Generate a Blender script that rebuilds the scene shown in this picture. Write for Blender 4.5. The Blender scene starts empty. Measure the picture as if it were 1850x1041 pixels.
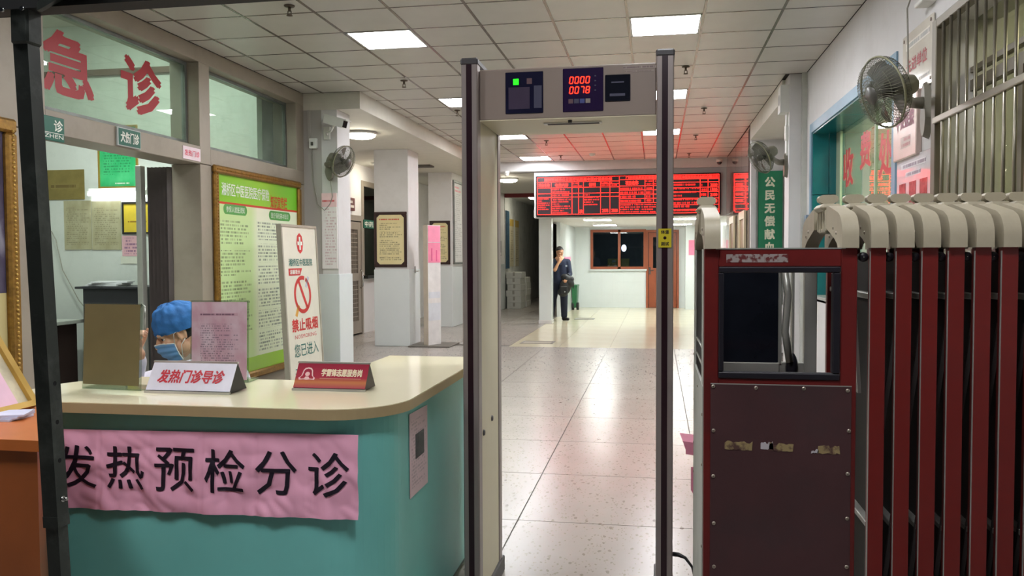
import bpy, bmesh, math, random
from mathutils import Vector, Matrix, Quaternion, noise as mnoise
random.seed(7)
V = Vector
PI = math.pi
COL = bpy.context.scene.collection
SC = bpy.context.scene

# ------------------------------------------------------------------ camera
cam_d = bpy.data.cameras.new('camera')
cam = bpy.data.objects.new('camera', cam_d)
COL.objects.link(cam)
cam_d.sensor_fit = 'HORIZONTAL'
cam_d.sensor_width = 36.0
cam_d.lens = 1495.76 / 1850 * 36.0
cam_d.clip_start = 0.05
cam_d.clip_end = 200
_yaw, _pit, _rol = .173103, .0377982, -.0044018
_r = V((math.cos(_yaw), math.sin(_yaw), 0))
_f = V((-math.sin(_yaw) * math.cos(_pit), math.cos(_yaw) * math.cos(_pit), -math.sin(_pit)))
_u = _r.cross(_f)
_r2 = math.cos(_rol) * _r + math.sin(_rol) * _u
_u2 = -math.sin(_rol) * _r + math.cos(_rol) * _u
_m = Matrix((_r2, _u2, -_f)).transposed().to_4x4()
_m.translation = V((0, 0, 1.43))
cam.matrix_world = _m
SC.camera = cam

# ------------------------------------------------------------------ world (night outside) and exposure
w = bpy.data.worlds.new('night')
SC.world = w
w.use_nodes = True
w.node_tree.nodes['Background'].inputs[0].default_value = (.30, .33, .40, 1)
w.node_tree.nodes['Background'].inputs[1].default_value = .03
SC.view_settings.view_transform = 'Standard'
SC.view_settings.look = 'None'
SC.view_settings.gamma = 1
SC.view_settings.use_curve_mapping = False
SC.view_settings.exposure = 0.16
PANEL = 40.0          # radiance of the ceiling panels
CE = 3.345            # ceiling height

# ------------------------------------------------------------------ materials
def lin(c):
    r = []
    for x in c[:3]:
        x = x / 255.0
        r.append(x / 12.92 if x <= .04045 else ((x + .055) / 1.055) ** 2.4)
    return (r[0], r[1], r[2], 1.0)

class G:
    """small helper for node graphs"""
    def __init__(s, name):
        s.m = bpy.data.materials.new(name)
        s.m.use_nodes = True
        s.t = s.m.node_tree
        s.b = s.t.nodes['Principled BSDF']
        s.out = s.t.nodes['Material Output']
    def n(s, typ, **k):
        q = s.t.nodes.new(typ)
        for a, v in k.items():
            setattr(q, a, v)
        return q
    def l(s, a, b):
        s.t.links.new(a, b)
    def val(s, sock, v):
        if hasattr(v, 'is_linked') or isinstance(v, bpy.types.NodeSocket):
            s.l(v, sock)
        else:
            sock.default_value = v
    def ma(s, op, a, b=0.0, c=None):
        q = s.n('ShaderNodeMath', operation=op)
        s.val(q.inputs[0], a); s.val(q.inputs[1], b)
        if c is not None: s.val(q.inputs[2], c)
        return q.outputs[0]
    def mix(s, fac, a, b, blend='MIX'):
        q = s.n('ShaderNodeMix', data_type='RGBA', blend_type=blend)
        s.val(q.inputs[0], fac); s.val(q.inputs[6], a); s.val(q.inputs[7], b)
        return q.outputs[2]
    def co(s, which='Object'):
        return s.n('ShaderNodeTexCoord').outputs[which]
    def xyz(s, v):
        q = s.n('ShaderNodeSeparateXYZ'); s.l(v, q.inputs[0]); return q.outputs
    def vec(s, x, y, z):
        q = s.n('ShaderNodeCombineXYZ')
        s.val(q.inputs[0], x); s.val(q.inputs[1], y); s.val(q.inputs[2], z)
        return q.outputs[0]
    def noise(s, v, scale, detail=2.0, rough=.5):
        q = s.n('ShaderNodeTexNoise')
        if v is not None: s.l(v, q.inputs['Vector'])
        q.inputs['Scale'].default_value = scale
        q.inputs['Detail'].default_value = detail
        q.inputs['Roughness'].default_value = rough
        return q.outputs['Fac']
    def ramp(s, f, stops):
        q = s.n('ShaderNodeValToRGB')
        s.l(f, q.inputs[0])
        e = q.color_ramp.elements
        while len(e) < len(stops): e.new(.5)
        for i, (p, c) in enumerate(stops):
            e[i].position = p
            e[i].color = c if len(c) == 4 else (*c, 1)
        return q.outputs[0]
    def bump(s, h, strength=.2, dist=.01):
        q = s.n('ShaderNodeBump')
        q.inputs['Strength'].default_value = strength
        q.inputs['Distance'].default_value = dist
        s.l(h, q.inputs['Height'])
        s.l(q.outputs[0], s.b.inputs['Normal'])

MATS = {}
def mat(name, col, rough=.5, metal=0.0, var=.06, scale=6.0, bump=0.0, bscale=80.0, spec=.5, coat=0.0, dirt=None, dirt_amt=.0):
    """a painted / moulded surface: base colour with gentle mottling, optional dirt blotches and fine relief"""
    if name in MATS: return MATS[name]
    g = G(name)
    c = lin(col)
    o = g.co()
    n1 = g.noise(o, scale, 4, .6)
    dk = tuple(x * (1 - var * 1.6) for x in c[:3]) + (1,)
    lt = tuple(min(1, x * (1 + var)) for x in c[:3]) + (1,)
    colr = g.ramp(n1, [(.3, dk), (.7, lt)])
    if dirt is not None:
        n2 = g.noise(o, scale * .6 + 1.3, 6, .7)
        f = g.ma('MULTIPLY', g.ramp(n2, [(.5, (0, 0, 0)), (.72, (1, 1, 1))]), dirt_amt)
        colr = g.mix(f, colr, lin(dirt))
    g.l(colr, g.b.inputs['Base Color'])
    g.b.inputs['Roughness'].default_value = rough
    g.b.inputs['Metallic'].default_value = metal
    g.b.inputs['Specular IOR Level'].default_value = spec
    g.b.inputs['Coat Weight'].default_value = coat
    g.b.inputs['Coat Roughness'].default_value = .05
    if bump: g.bump(g.noise(o, bscale, 3), bump, .004)
    MATS[name] = g.m
    return g.m

def emit(name, col, strength, base=None):
    if name in MATS: return MATS[name]
    g = G(name)
    c = lin(col)
    g.b.inputs['Base Color'].default_value = lin(base) if base else c
    g.b.inputs['Emission Color'].default_value = c
    n = g.noise(g.co(), 3.0, 1)
    g.l(g.ma('MULTIPLY_ADD', n, strength * .06, strength * .97), g.b.inputs['Emission Strength'])
    g.b.inputs['Roughness'].default_value = .5
    MATS[name] = g.m
    return g.m

def glass(name, tint=(235, 245, 240), refl=1.0, rough=.0, haze=0.0, hazecol=(190, 210, 200)):
    """window pane: see-through with a Fresnel reflection, optionally dusty"""
    if name in MATS: return MATS[name]
    g = G(name)
    tr = g.n('ShaderNodeBsdfTransparent'); tr.inputs[0].default_value = lin(tint)
    gl = g.n('ShaderNodeBsdfGlossy'); gl.inputs['Roughness'].default_value = rough
    lw = g.n('ShaderNodeLayerWeight'); lw.inputs[0].default_value = .5
    fr = g.ma('MULTIPLY_ADD', g.ma('POWER', lw.outputs['Facing'], 5.0), .7, .035)      # Schlick, the same from both sides of the pane
    mx = g.n('ShaderNodeMixShader')
    g.l(g.ma('MULTIPLY', fr, refl), mx.inputs[0]); g.l(tr.outputs[0], mx.inputs[1]); g.l(gl.outputs[0], mx.inputs[2])
    last = mx.outputs[0]
    if haze:
        df = g.n('ShaderNodeBsdfDiffuse'); df.inputs[0].default_value = lin(hazecol)
        m2 = g.n('ShaderNodeMixShader')
        n = g.noise(g.co(), 2.2, 5, .65)
        g.l(g.ma('MULTIPLY', g.ramp(n, [(.3, (.35, .35, .35)), (.75, (1, 1, 1))]), haze), m2.inputs[0])
        g.l(last, m2.inputs[1]); g.l(df.outputs[0], m2.inputs[2])
        last = m2.outputs[0]
    g.l(last, g.out.inputs[0])
    MATS[name] = g.m
    return g.m

def printed(name, paper, ink, ax=0, rows=30, cols=26, m=(.08, .92, .06, .94), paper2=None, strength=.8, rough=.45, para=0, emission=0.0, fill=.5, bandw=.56):
    """a sheet of small print too fine to read: ragged rows of ink on paper; ax = 0/1 the horizontal axis of the sheet"""
    if name in MATS: return MATS[name]
    g = G(name)
    q = g.xyz(g.co('Generated'))
    u, v = q[ax], q[2]
    vr = g.ma('MULTIPLY', v, rows)
    row = g.ma('FLOOR', vr)
    fr = g.ma('FRACT', vr)
    band = g.ma('MULTIPLY', g.ma('GREATER_THAN', fr, .22), g.ma('LESS_THAN', fr, .22 + bandw))
    n = g.noise(g.vec(g.ma('MULTIPLY', u, cols), g.ma('MULTIPLY', row, 7.31), .5), 1.6, 2, .7)
    ch = g.ma('GREATER_THAN', n, .62 - fill * .25)
    ln = g.n('ShaderNodeTexWhiteNoise', noise_dimensions='1D'); g.l(row, ln.inputs['W'])
    end = g.ma('MULTIPLY_ADD', g.ma('POWER', ln.outputs['Value'], .35), (m[1] - m[0]) * .75, m[0] + (m[1] - m[0]) * .28)
    ins = g.ma('MULTIPLY', g.ma('GREATER_THAN', u, m[0]), g.ma('LESS_THAN', u, end))
    ins = g.ma('MULTIPLY', ins, g.ma('MULTIPLY', g.ma('GREATER_THAN', v, m[2]), g.ma('LESS_THAN', v, m[3])))
    if para:
        pr = g.ma('FRACT', g.ma('MULTIPLY', v, para))
        ins = g.ma('MULTIPLY', ins, g.ma('GREATER_THAN', pr, .16))
    f = g.ma('MULTIPLY', g.ma('MULTIPLY', band, ch), g.ma('MULTIPLY', ins, strength))
    pc = lin(paper)
    nb = g.noise(g.co('Generated'), 3.0, 3)
    p2 = lin(paper2) if paper2 else tuple(x * .93 for x in pc[:3]) + (1,)
    base = g.mix(g.ramp(nb, [(.35, (0, 0, 0)), (.7, (1, 1, 1))]), pc, p2)
    g.l(g.mix(f, base, lin(ink)), g.b.inputs['Base Color'])
    if emission:
        g.b.inputs['Emission Color'].default_value = lin(ink)
        g.l(g.ma('MULTIPLY', f, emission), g.b.inputs['Emission Strength'])
    g.b.inputs['Roughness'].default_value = rough
    MATS[name] = g.m
    return g.m

# ------------------------------------------------------------------ mesh building
def basis(d, up=(0, 0, 1)):
    d = V(d).normalized()
    a = V(up)
    if abs(d.dot(a)) > .98: a = V((1, 0, 0))
    x = a.cross(d).normalized()      # sideways
    y = d.cross(x).normalized()      # up
    return x, y, d

class MB:
    def __init__(s):
        s.v = []; s.f = []; s.sm = []
    def add(s, vs, fs, smooth=False):
        o = len(s.v)
        s.v += [V(q) for q in vs]
        s.f += [tuple(i + o for i in q) for q in fs]
        s.sm += [smooth] * len(fs)
        return s
    def box(s, x0, x1, y0, y1, z0, z1):
        return s.add([(x0, y0, z0), (x1, y0, z0), (x1, y1, z0), (x0, y1, z0), (x0, y0, z1), (x1, y0, z1), (x1, y1, z1), (x0, y1, z1)],
                     [(0, 3, 2, 1), (4, 5, 6, 7), (0, 1, 5, 4), (1, 2, 6, 5), (2, 3, 7, 6), (3, 0, 4, 7)])
    def bbox(s, x0, x1, y0, y1, z0, z1, b=.004):
        """box with chamfered edges"""
        b = min(b, (x1 - x0) * .45, (y1 - y0) * .45, (z1 - z0) * .45)
        bm = bmesh.new()
        bmesh.ops.create_cube(bm, size=1)
        for q in bm.verts:
            q.co = V(((x0 + x1) / 2 + q.co.x * (x1 - x0), (y0 + y1) / 2 + q.co.y * (y1 - y0), (z0 + z1) / 2 + q.co.z * (z1 - z0)))
        bmesh.ops.bevel(bm, geom=bm.edges[:], offset=b, segments=1, affect='EDGES', profile=.5)
        bm.verts.index_update()
        s.add([q.co.copy() for q in bm.verts], [[q.index for q in f.verts] for f in bm.faces])
        bm.free()
        return s
    def quadbox(s, c, ax, ay, az, hx, hy, hz):
        """oriented box: centre, axes, half sizes"""
        c, ax, ay, az = V(c), V(ax), V(ay), V(az)
        vs = []
        for k in (-1, 1):
            for (i, j) in ((-1, -1), (1, -1), (1, 1), (-1, 1)):
                vs.append(c + ax * hx * i + ay * hy * j + az * hz * k)
        return s.add(vs, [(0, 3, 2, 1), (4, 5, 6, 7), (0, 1, 5, 4), (1, 2, 6, 5), (2, 3, 7, 6), (3, 0, 4, 7)])
    def prism(s, poly, axis, a0, a1, smooth=False):
        """polygon extruded along an axis; axis 'x': poly = (y,z); 'y': (x,z); 'z': (x,y)"""
        def p(q, t):
            return {'x': (t, q[0], q[1]), 'y': (q[0], t, q[1]), 'z': (q[0], q[1], t)}[axis]
        n = len(poly)
        vs = [p(q, a0) for q in poly] + [p(q, a1) for q in poly]
        fs = [tuple(range(n - 1, -1, -1)), tuple(range(n, 2 * n))]
        s.add(vs, fs)
        s.f += []
        o = len(s.v) - 2 * n
        for i in range(n):
            j = (i + 1) % n
            s.f.append((o + i, o + j, o + n + j, o + n + i)); s.sm.append(smooth)
        return s
    def tube(s, pts, r, n=8, caps=True, smooth=True, closed=False):
        pts = [V(q) for q in pts]
        m = len(pts)
        rs = r if isinstance(r, (list, tuple)) else [r] * m
        vs, fs = [], []
        prev = None
        for i, p in enumerate(pts):
            if closed: d = pts[(i + 1) % m] - pts[i - 1]
            else: d = (pts[min(i + 1, m - 1)] - pts[max(i - 1, 0)])
            if d.length < 1e-9: d = V((0, 0, 1))
            d.normalize()
            if prev is None:
                a = V((0, 0, 1)) if abs(d.z) < .9 else V((1, 0, 0))
                x = a.cross(d).normalized()
            else:
                x = (prev - d * prev.dot(d)).normalized()
            prev = x
            y = d.cross(x)
            for k in range(n):
                t = 2 * PI * k / n
                vs.append(p + x * math.cos(t) * rs[i] + y * math.sin(t) * rs[i])
        last = m if closed else m - 1
        for i in range(last):
            for k in range(n):
                a, b = i * n + k, i * n + (k + 1) % n
                c, d2 = ((i + 1) % m) * n + (k + 1) % n, ((i + 1) % m) * n + k
                fs.append((a, b, c, d2))
        s.add(vs, fs, smooth)
        if caps and not closed:
            o = len(s.v) - len(vs)
            s.f.append(tuple(o + k for k in range(n - 1, -1, -1))); s.sm.append(False)
            s.f.append(tuple(o + (m - 1) * n + k for k in range(n))); s.sm.append(False)
        return s
    def cyl(s, p0, p1, r, n=16, r1=None):
        return s.tube([p0, p1], [r, r if r1 is None else r1], n)
    def lathe(s, c, d, prof, n=24, up=(0, 0, 1), smooth=True):
        """profile [(radius, distance along d)] revolved round the axis d through c"""
        x, y, d = basis(d, up)
        c = V(c)
        vs, fs = [], []
        for (r, h) in prof:
            for k in range(n):
                t = 2 * PI * k / n
                vs.append(c + d * h + x * math.cos(t) * r + y * math.sin(t) * r)
        for i in range(len(prof) - 1):
            for k in range(n):
                fs.append((i * n + k, i * n + (k + 1) % n, (i + 1) * n + (k + 1) % n, (i + 1) * n + k))
        s.add(vs, fs, smooth)
        return s
    def ball(s, c, r, nu=16, nv=10, ax=None):
        """ellipsoid, r = (rx, ry, rz) along axes ax"""
        c = V(c)
        if not isinstance(r, (tuple, list)): r = (r, r, r)
        ax = ax or (V((1, 0, 0)), V((0, 1, 0)), V((0, 0, 1)))
        vs, fs = [c + ax[2] * r[2]], []
        for i in range(1, nv):
            t = PI * i / nv
            for k in range(nu):
                p = 2 * PI * k / nu
                vs.append(c + ax[0] * r[0] * math.sin(t) * math.cos(p) + ax[1] * r[1] * math.sin(t) * math.sin(p) + ax[2] * r[2] * math.cos(t))
        vs.append(c - ax[2] * r[2])
        for k in range(nu):
            fs.append((0, 1 + k, 1 + (k + 1) % nu))
            fs.append((len(vs) - 1, 1 + (nv - 2) * nu + (k + 1) % nu, 1 + (nv - 2) * nu + k))
        for i in range(nv - 2):
            for k in range(nu):
                a, b = 1 + i * nu + k, 1 + i * nu + (k + 1) % nu
                fs.append((a, a + nu, b + nu, b))
        return s.add(vs, fs, True)
    def limb(s, p0, p1, r0, r1, n=14):
        """tapered capsule"""
        p0, p1 = V(p0), V(p1)
        d = (p1 - p0).normalized()
        L = (p1 - p0).length
        prof = [(max(1e-4, r0 * math.sin(t)), -r0 * math.cos(t)) for t in [PI / 2 * i / 5 for i in range(6)]]
        prof += [(max(1e-4, r1 * math.cos(t)), L + r1 * math.sin(t)) for t in [PI / 2 * i / 5 for i in range(6)]]
        return s.lathe(p0, d, prof, n)
    def grid(s, fn, nu, nv, smooth=True):
        vs = [fn(i / nu, j / nv) for j in range(nv + 1) for i in range(nu + 1)]
        fs = [(j * (nu + 1) + i, j * (nu + 1) + i + 1, (j + 1) * (nu + 1) + i + 1, (j + 1) * (nu + 1) + i) for j in range(nv) for i in range(nu)]
        return s.add(vs, fs, smooth)
    def mesh(s, name, off=V((0, 0, 0))):
        me = bpy.data.meshes.new(name)
        me.from_pydata([q - off for q in s.v], [], s.f)
        me.polygons.foreach_set('use_smooth', s.sm)
        me.update()
        bm = bmesh.new(); bm.from_mesh(me)
        bmesh.ops.recalc_face_normals(bm, faces=bm.faces[:])
        bm.to_mesh(me); bm.free()
        return me

WL = {}      # world location of every object built
def wl(o): return WL.get(o.name, V((0, 0, 0))) if o else V((0, 0, 0))

def part(mb, name, material, parent=None, label=None):
    """link the collected shapes as ONE mesh object under its thing (coordinates are world ones)"""
    if parent is None:
        xs = [q.x for q in mb.v]; ys = [q.y for q in mb.v]; zs = [q.z for q in mb.v]
        off = V(((min(xs) + max(xs)) / 2, (min(ys) + max(ys)) / 2, min(zs)))
    else:
        off = wl(parent)
    me = mb.mesh(name, off)
    o = bpy.data.objects.new(name, me)
    COL.objects.link(o)
    me.materials.append(material)
    if parent is not None: o.parent = parent
    else: o.location = off
    WL[o.name] = off
    if label: o['label'] = label
    return o

def thing(name, label, cat, loc, group=None):
    o = bpy.data.objects.new(name, None)
    o.empty_display_size = .1
    COL.objects.link(o)
    o.location = V(loc); WL[o.name] = V(loc)
    o['label'] = label; o['category'] = cat
    if group: o['group'] = group
    return o

def tag(o, label, cat, group=None):
    o['label'] = label; o['category'] = cat
    if group: o['group'] = group
    return o

def struct(mb, name, material, parent=None):
    o = part(mb, name, material, parent)
    if parent is None: o['kind'] = 'structure'
    return o

def holder(name, loc):
    """Empty that stands for a piece of the setting with several pieces"""
    o = bpy.data.objects.new(name, None)
    COL.objects.link(o); o.location = V(loc); WL[o.name] = V(loc)
    o['kind'] = 'structure'
    return o

def share(me, name, loc, parent=None, material=None):
    """one more piece that shares its mesh; loc is a world position"""
    o = bpy.data.objects.new(name, me)
    COL.objects.link(o)
    if material and not me.materials: me.materials.append(material)
    if parent is not None: o.parent = parent
    o.location = V(loc) - wl(parent)
    WL[o.name] = V(loc)
    return o

# ------------------------------------------------------------------ lettering
_tc = {}
def glyphs(body, bold=0.0, spacing=1.0, line=1.0, shear=0.0):
    key = (body, bold, spacing, line, shear)
    if key in _tc: return _tc[key]
    c = bpy.data.curves.new('tmp', 'FONT')
    c.body = body
    c.resolution_u = 2
    c.offset = bold
    c.space_character = spacing
    c.space_line = line
    c.shear = shear
    c.align_x = 'CENTER'
    o = bpy.data.objects.new('tmp', c)
    COL.objects.link(o)
    bpy.context.view_layer.update()
    me = bpy.data.meshes.new_from_object(o.evaluated_get(bpy.context.evaluated_depsgraph_get()))
    vs = [(q.co.x, q.co.y) for q in me.vertices]
    fs = [tuple(p.vertices) for p in me.polygons]
    bpy.data.objects.remove(o); bpy.data.curves.remove(c); bpy.data.meshes.remove(me)
    x0 = min(q[0] for q in vs); x1 = max(q[0] for q in vs)
    y0 = min(q[1] for q in vs); y1 = max(q[1] for q in vs)
    vs = [((q[0] - x0) / (x1 - x0) - .5, (q[1] - y0) / (y1 - y0) - .5) for q in vs]
    _tc[key] = (vs, fs)
    return _tc[key]

def letters(body, c, xd, yd, wd, ht, material, parent, name='lettering', bold=.0, warp=None, spacing=1.0, line=1.0, shear=0.0):
    """flat print of body fitted into wd x ht about the centre c"""
    vs, fs = glyphs(body, 0.0, spacing, line, shear)
    c, xd, yd = V(c), V(xd).normalized(), V(yd).normalized()
    mb = MB()
    rows = body.count('\n') + 1
    b = bold * ht / rows
    nr = xd.cross(yd) * .0002
    for k, (i, j) in enumerate(((1, 1), (1, -1), (-1, 1), (-1, -1), (1, 0), (-1, 0), (0, 1), (0, -1)) if bold >= .04 else ((1, 1), (-1, -1), (1, -1), (-1, 1)) if bold else ((0, 0),)):     # heavier strokes: the glyph laid over itself
        pts = [c + xd * (q[0] * (wd - 2 * b) + i * b) + yd * (q[1] * (ht - 2 * b) + j * b) + nr * k for q in vs]
        mb.add(pts, fs)
    return part(mb, name, material, parent)

X_, Y_, Z_ = V((1, 0, 0)), V((0, 1, 0)), V((0, 0, 1))

# ================================================================== STRUCTURE
wall_white = mat('wall_paint_white', (216, 214, 213), .55, var=.03, scale=1.5, dirt=(176, 172, 164), dirt_amt=.25)
wall_cool = mat('white_wall_tile', (216, 222, 222), .16, var=.02, scale=2)
soffit_m = mat('soffit_paint', (214, 210, 198), .6, var=.03)
tile_m = mat('mineral_ceiling_tile', (200, 196, 188), .36, var=.03, scale=3, bump=.04, bscale=200, spec=.6)
tbar_m = mat('ceiling_grid_metal', (128, 118, 110), .26, metal=.6, var=.04)
dark_m = mat('ceiling_void', (70, 66, 60), .8)
brown_m = mat('taupe_cladding', (158, 147, 132), .45, var=.05, scale=2, dirt=(120, 112, 98), dirt_amt=.35)
stone_gray = mat('pier_paint', (176, 172, 166), .6, var=.04, scale=2)

def terrazzo():
    g = G('terrazzo')
    ob = g.n('ShaderNodeNewGeometry').outputs['Position']
    base = g.ramp(g.noise(ob, 1.1, 5, .6), [(.3, lin((154, 147, 141))), (.7, lin((165, 158, 152)))])
    col = base
    for sc, thr, c, rad in ((30, .70, (116, 106, 95), .26), (55, .84, (128, 118, 106), .32), (13, .93, (74, 66, 58), .13), (75, .78, (132, 122, 110), .32)):
        vo = g.n('ShaderNodeTexVoronoi', feature='F1'); vo.inputs['Scale'].default_value = sc
        mp = g.n('ShaderNodeMapping'); mp.inputs['Scale'].default_value = (1, .55, 1); mp.inputs['Rotation'].default_value = (0, 0, .4 + sc * .01)
        g.l(ob, mp.inputs[0])
        wob = g.n('ShaderNodeTexNoise'); wob.inputs['Scale'].default_value = sc * 1.4; g.l(mp.outputs[0], wob.inputs['Vector'])
        ad = g.n('ShaderNodeVectorMath', operation='MULTIPLY_ADD'); g.l(wob.outputs['Color'], ad.inputs[0]); ad.inputs[1].default_value = (.6 / sc,) * 3; g.l(mp.outputs[0], ad.inputs[2])
        g.l(ad.outputs[0], vo.inputs['Vector'])
        rnd = g.xyz(vo.outputs['Color'])[0]
        f = g.ma('MULTIPLY', g.ma('GREATER_THAN', rnd, thr), g.ma('LESS_THAN', vo.outputs['Distance'], rad))
        col = g.mix(g.ma('MULTIPLY', f, .75), col, lin(c))
    g.l(col, g.b.inputs['Base Color'])
    g.l(g.ma('MULTIPLY_ADD', g.noise(ob, 1.0, 2), .05, .215), g.b.inputs['Roughness'])
    g.b.inputs['Specular IOR Level'].default_value = .55
    MATS['terrazzo'] = g.m
    return g.m
terr_m = terrazzo()
yel_m = mat('polished_yellow_floor_tile', (214, 206, 180), .16, var=.03, scale=1.2)
grout_m = mat('dark_floor_joint', (84, 78, 72), .7)

# ---- floor: slab, terrazzo panels with dark joints, yellow tiles further in
floor = holder('floor', (0, 8, 0))
part(MB().box(-9, 3.2, -6, 31, -.12, -.004), 'floor_slab', grout_m, floor)
gx = [-4.76 + 1.005 * k for k in range(7)]
gy = [2.436 + .975 * k for k in range(12)]
shared = {}
def panel(x0, x1, y0, y1, m, name, gap=.0035):
    k = (round(x1 - x0, 3), round(y1 - y0, 3), m.name)
    if k not in shared:
        hx, hy = (x1 - x0) / 2 - gap, (y1 - y0) / 2 - gap
        mb = MB().box(-hx, hx, -hy, hy, -.02, 0)
        me = mb.mesh(name); me.materials.append(m); shared[k] = me
    share(shared[k], name, ((x0 + x1) / 2, (y0 + y1) / 2, 0), floor)
xs = [-4.08] + [q for q in gx if -4.0 < q < 1.5] + [1.56]
for j in range(len(gy) - 1):
    for i in range(len(xs) - 1):
        y1 = min(gy[j + 1], 12.95)
        if y1 - gy[j] > .05: panel(xs[i], xs[i + 1], gy[j], y1, terr_m, 'floor_panel')
gy2 = [9.26 + .975 * k for k in range(15)]
for j in range(14):                                # side aisle
    panel(-5.46, -4.76, gy2[j], gy2[j + 1], terr_m, 'floor_panel')
    panel(-4.76, -4.08, gy2[j], gy2[j + 1], terr_m, 'floor_panel')
    if gy2[j + 1] > 13.2:
        for a, b in ((-4.08, -3.2), (-3.2, -2.32)):
            panel(a, b, max(gy2[j], 12.95), gy2[j + 1], terr_m, 'floor_panel')
part(MB().box(-5.46, -2.32, 22.92, 31, -.02, 0), 'floor_panel', terr_m, floor)
part(MB().box(-9, -4.08, -6, 9.2, -.02, 0), 'floor_panel', terr_m, floor)
part(MB().box(-4.08, 3.2, -6, 2.43, -.02, 0), 'floor_panel', terr_m, floor)
for j in range(13):
    for i in range(5):
        x0 = -2.32 + .8 * i
        y0 = 12.95 + .8 * j
        panel(x0, min(x0 + .8, 1.6), y0, y0 + .8, yel_m, 'floor_tile', .0018)
# two long metal drain covers let into the floor
for (cx, cy, a, lab) in ((-1.95, 13.62, .27, 'flat metal drain cover in the yellow floor near the detector passage'), (-1.62, 18.9, .22, 'small metal drain cover in the floor behind the white post')):
    t = thing('drain_cover', lab, 'drain', (cx, cy, 0), 'floor drains')
    part(MB().box(cx - a, cx + a, cy - .22, cy - .18, 0, .004).box(cx - a, cx + a, cy + .18, cy + .22, 0, .004).box(cx - a, cx - a + .04, cy - .18, cy + .18, 0, .004).box(cx + a - .04, cx + a, cy - .18, cy + .18, 0, .004), 'frame', mat('drain_steel', (96, 92, 86), .4, metal=.6), t)
    part(MB().box(cx - a + .04, cx + a - .04, cy - .18, cy + .18, .0005, .002), 'grate', mat('drain_grate', (150, 144, 132), .5, metal=.4), t)

# ---- ceiling: slab, grid and every mineral tile
ceiling = holder('ceiling', (0, 8, CE))
part(MB().box(-4.3, 1.9, -.2, 16.76, CE + .02, CE + .2), 'ceiling_slab', dark_m, ceiling)
LX = [-3.835 + .6 * i for i in range(10)]
RY = [5.578 + .6 * j for j in range(-3, 19)]
lamp_cells = {(2, 2), (6, 2), (2, 7), (6, 7), (2, 12), (6, 12), (2, 17), (6, 17)}
tshared = {}
def ctile(x0, x1, y0, y1):
    if x1 - x0 < .03 or y1 - y0 < .03: return
    k = (round(x1 - x0, 3), round(y1 - y0, 3))
    if k not in tshared:
        hx, hy = (x1 - x0) / 2 - .009, (y1 - y0) / 2 - .007
        me = MB().box(-hx, hx, -hy, hy, 0, .014).mesh('ceiling_tile')
        me.materials.append(tile_m); tshared[k] = me
    share(tshared[k], 'ceiling_tile', ((x0 + x1) / 2, (y0 + y1) / 2, CE), ceiling)
for j in range(-3, 19):
    y0, y1 = 5.578 + .6 * j, 5.578 + .6 * (j + 1)
    y1 = min(y1, 16.74)
    lft = -4.08 if y0 < 9.0 else -3.385
    rgt = 1.55 if y0 < 9.0 else 1.345
    cols = [lft] + [q for q in LX if lft + .02 < q < rgt - .02] + [rgt]
    for i in range(len(cols) - 1):
        if y1 <= y0: continue
        li = round((cols[i] + 3.835) / .6, 2)
        if (li, j) in lamp_cells: continue
        ctile(cols[i], cols[i + 1], y0, y1)
far = MB()
for i in range(-1, 9):
    for j in range(-9, -3):
        if (i, j) in ((2, -3), (6, -3), (2, -8), (6, -8), (2, -13), (6, -13)): continue
        x0 = max(-4.08, -3.835 + .6 * i); x1 = min(1.55, -3.235 + .6 * i)
        far.box(x0 + .009, x1 - .009, 5.585 + .6 * j, 6.171 + .6 * j, CE, CE + .014)
o = part(far, 'ceiling_tile', tile_m, ceiling); o['kind'] = 'stuff'
tb = MB()
for i, x in enumerate(LX):
    y1 = 16.74 if -3.3 < x < 1.3 else 9.2
    tb.box(x - .011, x + .011, -.2, y1, CE - .0035, CE + .018)
for j in range(-9, 19):
    y = 5.578 + .6 * j
    a, b = (-4.08, 1.55) if y < 9.2 else (-3.385, 1.345)
    tb.box(a, b, y - .008, y + .008, CE - .002, CE + .016)
part(tb, 'ceiling_grid', tbar_m, ceiling)

# ---- left wall: taupe clad frame with doorway, two transom windows and the green board's panel
XL = -4.08
wall_left = holder('wall_left', (XL, 7, 0))
TH = .29
def wl_box(y0, y1, z0, z1, m=brown_m, name='cladding_panel', x0=XL - TH, x1=XL):
    return part(MB().bbox(x0, x1, y0, y1, z0, z1, .004), name, m, wall_left)
wl_box(-.2, 5.02, 0, 2.28)
wl_box(-.2, 5.02, 2.286, CE)
wl_box(4.98, 9.2, 3.205, CE)
wl_box(5.02, 6.95, 2.285, 2.445)
wl_box(6.95, 7.13, 0, 2.285)
wl_box(6.95, 7.13, 2.29, 3.205)
wl_box(7.13, 9.2, 2.285, 2.44)
wl_box(7.13, 9.0, 0, 2.28)
wl_box(9.0, 9.2, 0, 2.28)
wl_box(9.0, 9.2, 2.44, 3.205)
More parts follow.
